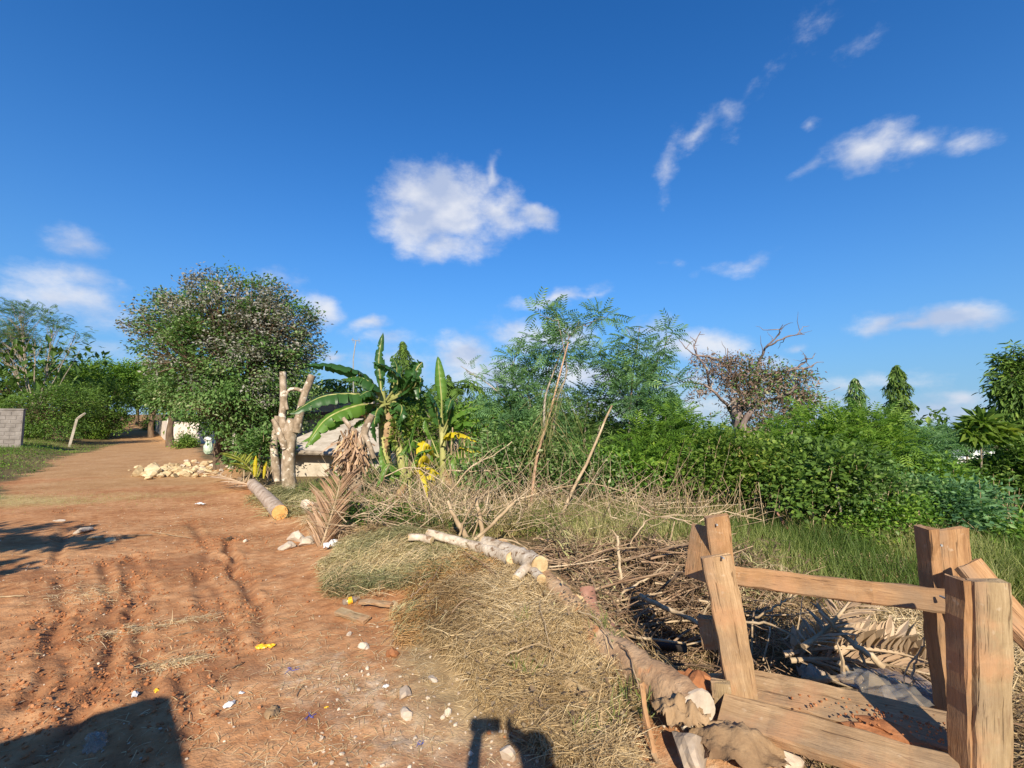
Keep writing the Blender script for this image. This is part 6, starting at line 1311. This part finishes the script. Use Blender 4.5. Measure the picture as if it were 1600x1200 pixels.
crumple('yellow_wrapper', 'bright yellow orange wrapper lying flat on the red dirt', 'wrapper', G(413,1013,.008), (.065,.032,.025), M_yel, 47, .5, 2.5, .2)
for lab, x, y, s_, m in [('small white paper scrap on the mortar patch', 603, 1075, .02, M_paper), ('white rag corner at the tip of the vehicle shadow', 211, 1087, .030, M_paper), ('orange peel scrap beside the white rag corner', 244, 1082, .022, M_yel), ('grey plastic scrap beside the pale mortar stain', 358, 1104, .035, M_paper),
    ('white scrap upright by the grey plastic scrap', 377, 1086, .020, M_paper), ('crushed brown carton lying half in the dirt', 425, 1118, .055, M_cloth), ('flattened clear film in the shade of the vehicle', 150, 1165, .09, M_plast), ('tiny yellow scrap among the broken mortar', 510, 1110, .012, M_yel)]:
    crumple('litter_scrap', lab, 'litter', G(x, y, .006), (s_, s_*.6, s_*.8), m, int(x) % 89, .5, 2.4, x*.1, n=12)
M_blue = rough_mat('blue_thread', [(.03,.05,.25),(.06,.09,.40)], 9)
for lab, x, y in (('small tangle of blue thread on the dirt', 456, 1050), ('blue thread scrap beside the crushed carton', 484, 1122), ('blue thread tangle below the mortar blocks', 658, 1162)):
    mb = MB(); c_ = G(x, y, .006)
    for _ in range(5): tube(mb, bez(c_+rng.normal(0,.015,3)*[1,1,.1], c_+rng.normal(0,.022,3)*[1,1,.2], rng.normal(0,.02,3)*[1,1,.3], 5), .0016, 3, cap=False)
    tag(mb.build('blue_thread', M_blue, None, loc=c_), lab, 'thread')
# clear bottle
c_ = G(548, 944, .03); t = thing('plastic_bottle', 'small clear plastic bottle with a yellow label at the edge of the cut grass', 'bottle', c_)
ax = unit(np.array([.8,.5,.15])); mb = MB(); tube(mb, [c_-ax*.07, c_-ax*.065, c_+ax*.03, c_+ax*.055, c_+ax*.06, c_+ax*.075], [.02,.03,.03,.013,.012,.012], 12); mb.build('body', M_plast, t, True)
mb = MB(); tube(mb, [c_-ax*.03, c_+ax*.01], .0312, 12, cap=False); mb.build('label', M_yel, t, True)
# twigs lying on the dirt
for lab, x0, y0, x1, y1, r_ in [('dark straight stick lying across the tyre marks', 185, 838, 237, 838, .013), ('dark twig on the dirt beyond the straw streak', 280, 993, 318, 985, .006), ('short dark twig beside the grey plastic scrap', 362, 1046, 382, 1036, .005), ('pale flat splinter at the picture edge of the dirt', -10, 936, 38, 934, .010),
    ('thin pale twig in the straw near the vehicle shadow', 130, 1130, 200, 1108, .004), ('slim twig lying in the shadow of the raised arms', 797, 1150, 872, 1192, .006), ('pale twig on the dirt near the hay', 238, 832, 300, 842, .006), ('dark twig beside the broken mortar patch', 463, 1090, 476, 1075, .005)]:
    a_, b2 = G(x0, y0, r_), G(x1, y1, r_*1.2); mb = MB(); tube(mb, bez(a_, b2, rng.normal(0,.02,3)*[1,1,.2]+[0,0,.01], 8, .003), np.linspace(r_, r_*.5, 8), 6); tag(mb.build('twig_on_dirt', M_dstick if 'dark' in lab else M_stick, None, True, loc=a_), lab.replace('at the picture edge of the dirt', 'on the dirt below the tree shade'), 'twig')
# sack beside the tree trunk
c_ = G(325, 711); t = thing('tied_sack', 'white and green tied sack leaning beside the round tree trunk', 'sack', c_)
lump('bundle', None, None, c_+[0,0,.34], (.20,.16,.36), rough_mat('green_white_sack', [(.25,.36,.24),(.5,.58,.46),(.62,.64,.58)], 3, coord='Position'), 61, 3, .25, 2, parent=t)
lump('tied_top', None, None, c_+[-.06,0,.70], (.20,.15,.14), M_paper, 62, 3, .3, 3, parent=t)

# ------------------------------------------------------------------ behind the camera: what casts the shadows on the dirt
# parked van whose corner shadow reaches into the picture
M_paint = rough_mat('white_van_paint', [(.62,.62,.62),(.70,.70,.70)], 1, rough=.3, bump=0.0, spec=.5); M_rub = rough_mat('tyre_rubber', [(.02,.02,.02),(.04,.04,.04)], 4); M_glass = rough_mat('van_glass', [(.02,.025,.03),(.03,.035,.04)], 1, rough=.08, bump=0.0, spec=.8)
vx, vd = np.array([-.777,-.63]), np.array([-.63,.777])           # across (away from the camera) and forward
C0 = np.array([-2.02, .24])                                      # nearest front corner
van = thing('parked_van', 'white van parked behind the photographer, only its shadow corner reaching the dirt', 'van', (C0[0], C0[1], 0))
prof = [(0.02,.30),(0.0,.75),(0.0,1.02),(-.02,1.52),(-.06,1.66),(-.25,1.74),(-4.0,1.76),(-4.18,1.45),(-4.22,.35),(-4.1,.25),(-.1,.25)]
mb = MB(); V = []; inn = [0, .06, .06]
for w_, sc_ in ((0.0,1),(1.7,1)):
    for s_, z_ in prof:
        ins = .10*max(0, (z_-.9)/.9)*(1 if w_ == 0 else -1); q2 = C0+vd*s_+vx*(w_+ins); V.append((q2[0], q2[1], z_))
n_ = len(prof); cA = np.mean(V[:n_], 0); cB = np.mean(V[n_:], 0)
mb.add(V+[tuple(cA), tuple(cB)], [(i, (i+1) % n_, n_+(i+1) % n_, n_+i) for i in range(n_)])
mb.add(V+[tuple(cA), tuple(cB)], [(i, 2*n_, (i+1) % n_) for i in range(n_)]+[(n_+i, n_+(i+1) % n_, 2*n_+1) for i in range(n_)]); mb.build('body', M_paint, van)
for w_ in (.08, 1.62):
    for s_ in (-.75, -3.4):
        q2 = C0+vd*s_+vx*w_; u3 = np.array([vx[0], vx[1], 0]); c3 = np.array([q2[0], q2[1], HZ(q2[0], q2[1])+.31])
        mb = MB(); tube(mb, [c3-u3*.1, c3-u3*.085, c3+u3*.085, c3+u3*.1], [.26,.31,.31,.26], 20); wh = mb.build('wheel', M_rub, van, True); mb = MB(); tube(mb, [c3-u3*.105, c3+u3*.105], .18, 14); r = mb.build('rim', M_metal, van, True)
for s0, s1 in ((-.55,-1.2),(-1.3,-2.4),(-2.5,-3.7)):
    for w_, sg in ((0,-1),(1.7,1)):
        V = []
        for s_, z_ in ((s0,1.12),(s1,1.12),(s1,1.55),(s0-.12,1.55)):
            ins = .10*max(0,(z_-.9)/.9)*(1 if w_ == 0 else -1); q2 = C0+vd*s_+vx*(w_+ins)+vx*sg*.006; V.append((q2[0], q2[1], z_))
        mb = MB(); mb.add(V, [(0,1,2,3)]); mb.build('side_window', M_glass, van)
V = []
for w_, s_, z_ in ((.12,.0,1.08),(1.58,.0,1.08),(1.50,.0,1.48),(.20,.0,1.48)):
    q2 = C0+vd*(s_+.012)+vx*w_; V.append((q2[0], q2[1], z_))
mb = MB(); mb.add(V, [(0,1,2,3)]); mb.build('windscreen', M_glass, van)
for w_ in (.22, 1.48):
    q2 = C0+vx*w_+vd*.01; mb = MB(); u3 = np.array([vd[0], vd[1], 0]); c3 = np.array([q2[0], q2[1], .68]); tube(mb, [c3-u3*.03, c3+u3*.012], .09, 12); mb.build('headlight', M_whitew, van, True)
# the photographer, holding the phone up with both hands
M_skin = rough_mat('skin', [(.16,.085,.05),(.22,.12,.075)], 3); M_shirt = rough_mat('blue_shirt', [(.08,.11,.2),(.12,.16,.28)], 5); M_tr = rough_mat('dark_trousers', [(.03,.03,.035),(.05,.05,.055)], 5); M_hair = rough_mat('black_hair', [(.01,.01,.01),(.02,.018,.016)], 9)
per = thing('person', 'person in a blue shirt raising a phone, only their shadow on the grass heap', 'person', (.12,-.42,HZ(.12,-.42)))
def skin_obj(nm, joints, edges, m, par, sub=2):
    me = bpy.data.meshes.new(nm); me.from_pydata([Vector(j[0])-Vector(par.location) for j in joints], edges, []); o = bpy.data.objects.new(nm, me); COL.objects.link(o); o.parent = par; me.materials.append(m)
    sk = o.modifiers.new('s', 'SKIN'); 
    if not me.skin_vertices: me.attributes.new  # the modifier adds the layer
    sv = me.skin_vertices[0].data if me.skin_vertices else None
    if sv:
        for i, j in enumerate(joints): sv[i].radius = (j[1], j[1] if len(j) < 3 else j[2]); 
        sv[0].use_root = True
    ss_ = o.modifiers.new('u', 'SUBSURF'); ss_.levels = sub; ss_.render_levels = sub; return o
X0, Y0 = .17, -.36; g0 = HZ(X0, Y0); UPZ = .05
J = [((X0,Y0,.92),.15,.12), ((X0,Y0,1.12),.14,.11), ((X0,Y0,1.32),.17,.12), ((X0,Y0+.01,1.43),.08,.08), ((X0,Y0+.03,1.50),.055,.06), ((X0,Y0+.04,1.60),.085,.10), ((X0,Y0+.04,1.68),.08,.09),
     ((X0-.18,Y0,1.36),.065), ((X0-.30,Y0+.10,1.18),.045), ((X0-.305,Y0+.32,1.46),.035), ((X0-.29,Y0+.37,1.55),.03),
     ((X0+.17,Y0+.02,1.38),.075), ((X0+.12,Y0+.20,1.37),.06), ((X0-.03,Y0+.31,1.50),.05), ((X0-.14,Y0+.335,1.575),.04),
     ((X0-.10,Y0,.86),.09), ((X0-.11,Y0+.02,.50),.062), ((X0-.12,Y0-.02,g0+.09),.045), ((X0-.12,Y0+.12,g0+.04),.04,.03),
     ((X0+.10,Y0,.86),.09), ((X0+.11,Y0+.02,.50),.062), ((X0+.12,Y0-.02,g0+.09),.045), ((X0+.13,Y0+.12,g0+.04),.04,.03)]
E = [(0,1),(1,2),(2,3),(3,4),(4,5),(5,6),(2,7),(7,8),(8,9),(9,10),(2,11),(11,12),(12,13),(13,14),(0,15),(15,16),(16,17),(17,18),(0,19),(19,20),(20,21),(21,22)]
def skinned(nm, J, E, m, par):
    bm_me = bpy.data.meshes.new(nm); bm_me.from_pydata([tuple(np.array(j[0])-np.array(par.location)) for j in J], E, [])
    import bmesh
    bm = bmesh.new(); bm.from_mesh(bm_me); lay = bm.verts.layers.skin.verify(); bm.verts.ensure_lookup_table()
    for i, j in enumerate(J): bm.verts[i][lay].radius = (j[1], j[2] if len(j) > 2 else j[1]); bm.verts[i][lay].use_root = (i == 0)
    bm.to_mesh(bm_me); bm.free(); o = bpy.data.objects.new(nm, bm_me); COL.objects.link(o); o.parent = par; bm_me.materials.append(m)
    o.modifiers.new('skin', 'SKIN'); u = o.modifiers.new('smooth', 'SUBSURF'); u.levels = 2; u.render_levels = 2; return o
skinned('body', J, E, M_shirt, per)
for hx, sg in ((X0-.29, 1), (X0-.10, -1)):
    for f_ in range(5):
        b0_ = np.array([hx+sg*.012, Y0+.375, 1.55+f_*.018-.02]); d_ = np.array([sg*.035, .012-.004*f_, .004]); L_ = (.7,1,1.1,1,.8)[f_]
        skinned('finger', [(b0_,.009),(b0_+d_*L_*.6,.0085),(b0_+d_*L_+[0,-.012,0],.0075)], [(0,1),(1,2)], M_skin, per)
v, f = ICO[3]; hv = v*[.085,.10,.085]+[X0,Y0+.02,1.66]; kp = (v[:, 2] > .1) | (v[:, 1] < -.2); fk = np.array([t_ for t_ in f if kp[t_].all()]); mb = MB(); mb.add(hv*1.0, fk); mb.build('hair', M_hair, per, True)
ph = thing('mobile_phone', 'dark phone held level in both hands behind the view', 'phone', (-.085,-.03,1.6)); mb = MB(); box(mb, (-.085,-.034,1.6), (.165,.009,.078), 0, bev=.003); mb.build('case', M_dark, ph)
# a tree beyond the left edge whose crown shades the dirt
b_ = onG(-9.2, 1.4); grow('shade_tree', 'leafy tree standing outside the view whose crown shades the dirt', 'tree', b_,
     [((0,-.6,2.9),(1.7,.9,.7)),((1.5,-.25,3.1),(1.6,.40,.30)),((2.9,.15,2.95),(1.5,.22,.16)),((2.3,-.75,2.75),(1.9,.34,.22)),((-1.2,-.6,3.2),(1.5,1.2,.9)),((3.2,-1.1,2.5),(1.3,.16,.12)),((2.4,.55,3.2),(1.5,.2,.14)),((3.6,-.35,2.8),(1.2,.12,.10))], 1.8, .16, LEAF, .16, 620, 30000, .09, M_gmid, M_bark, stems=2)
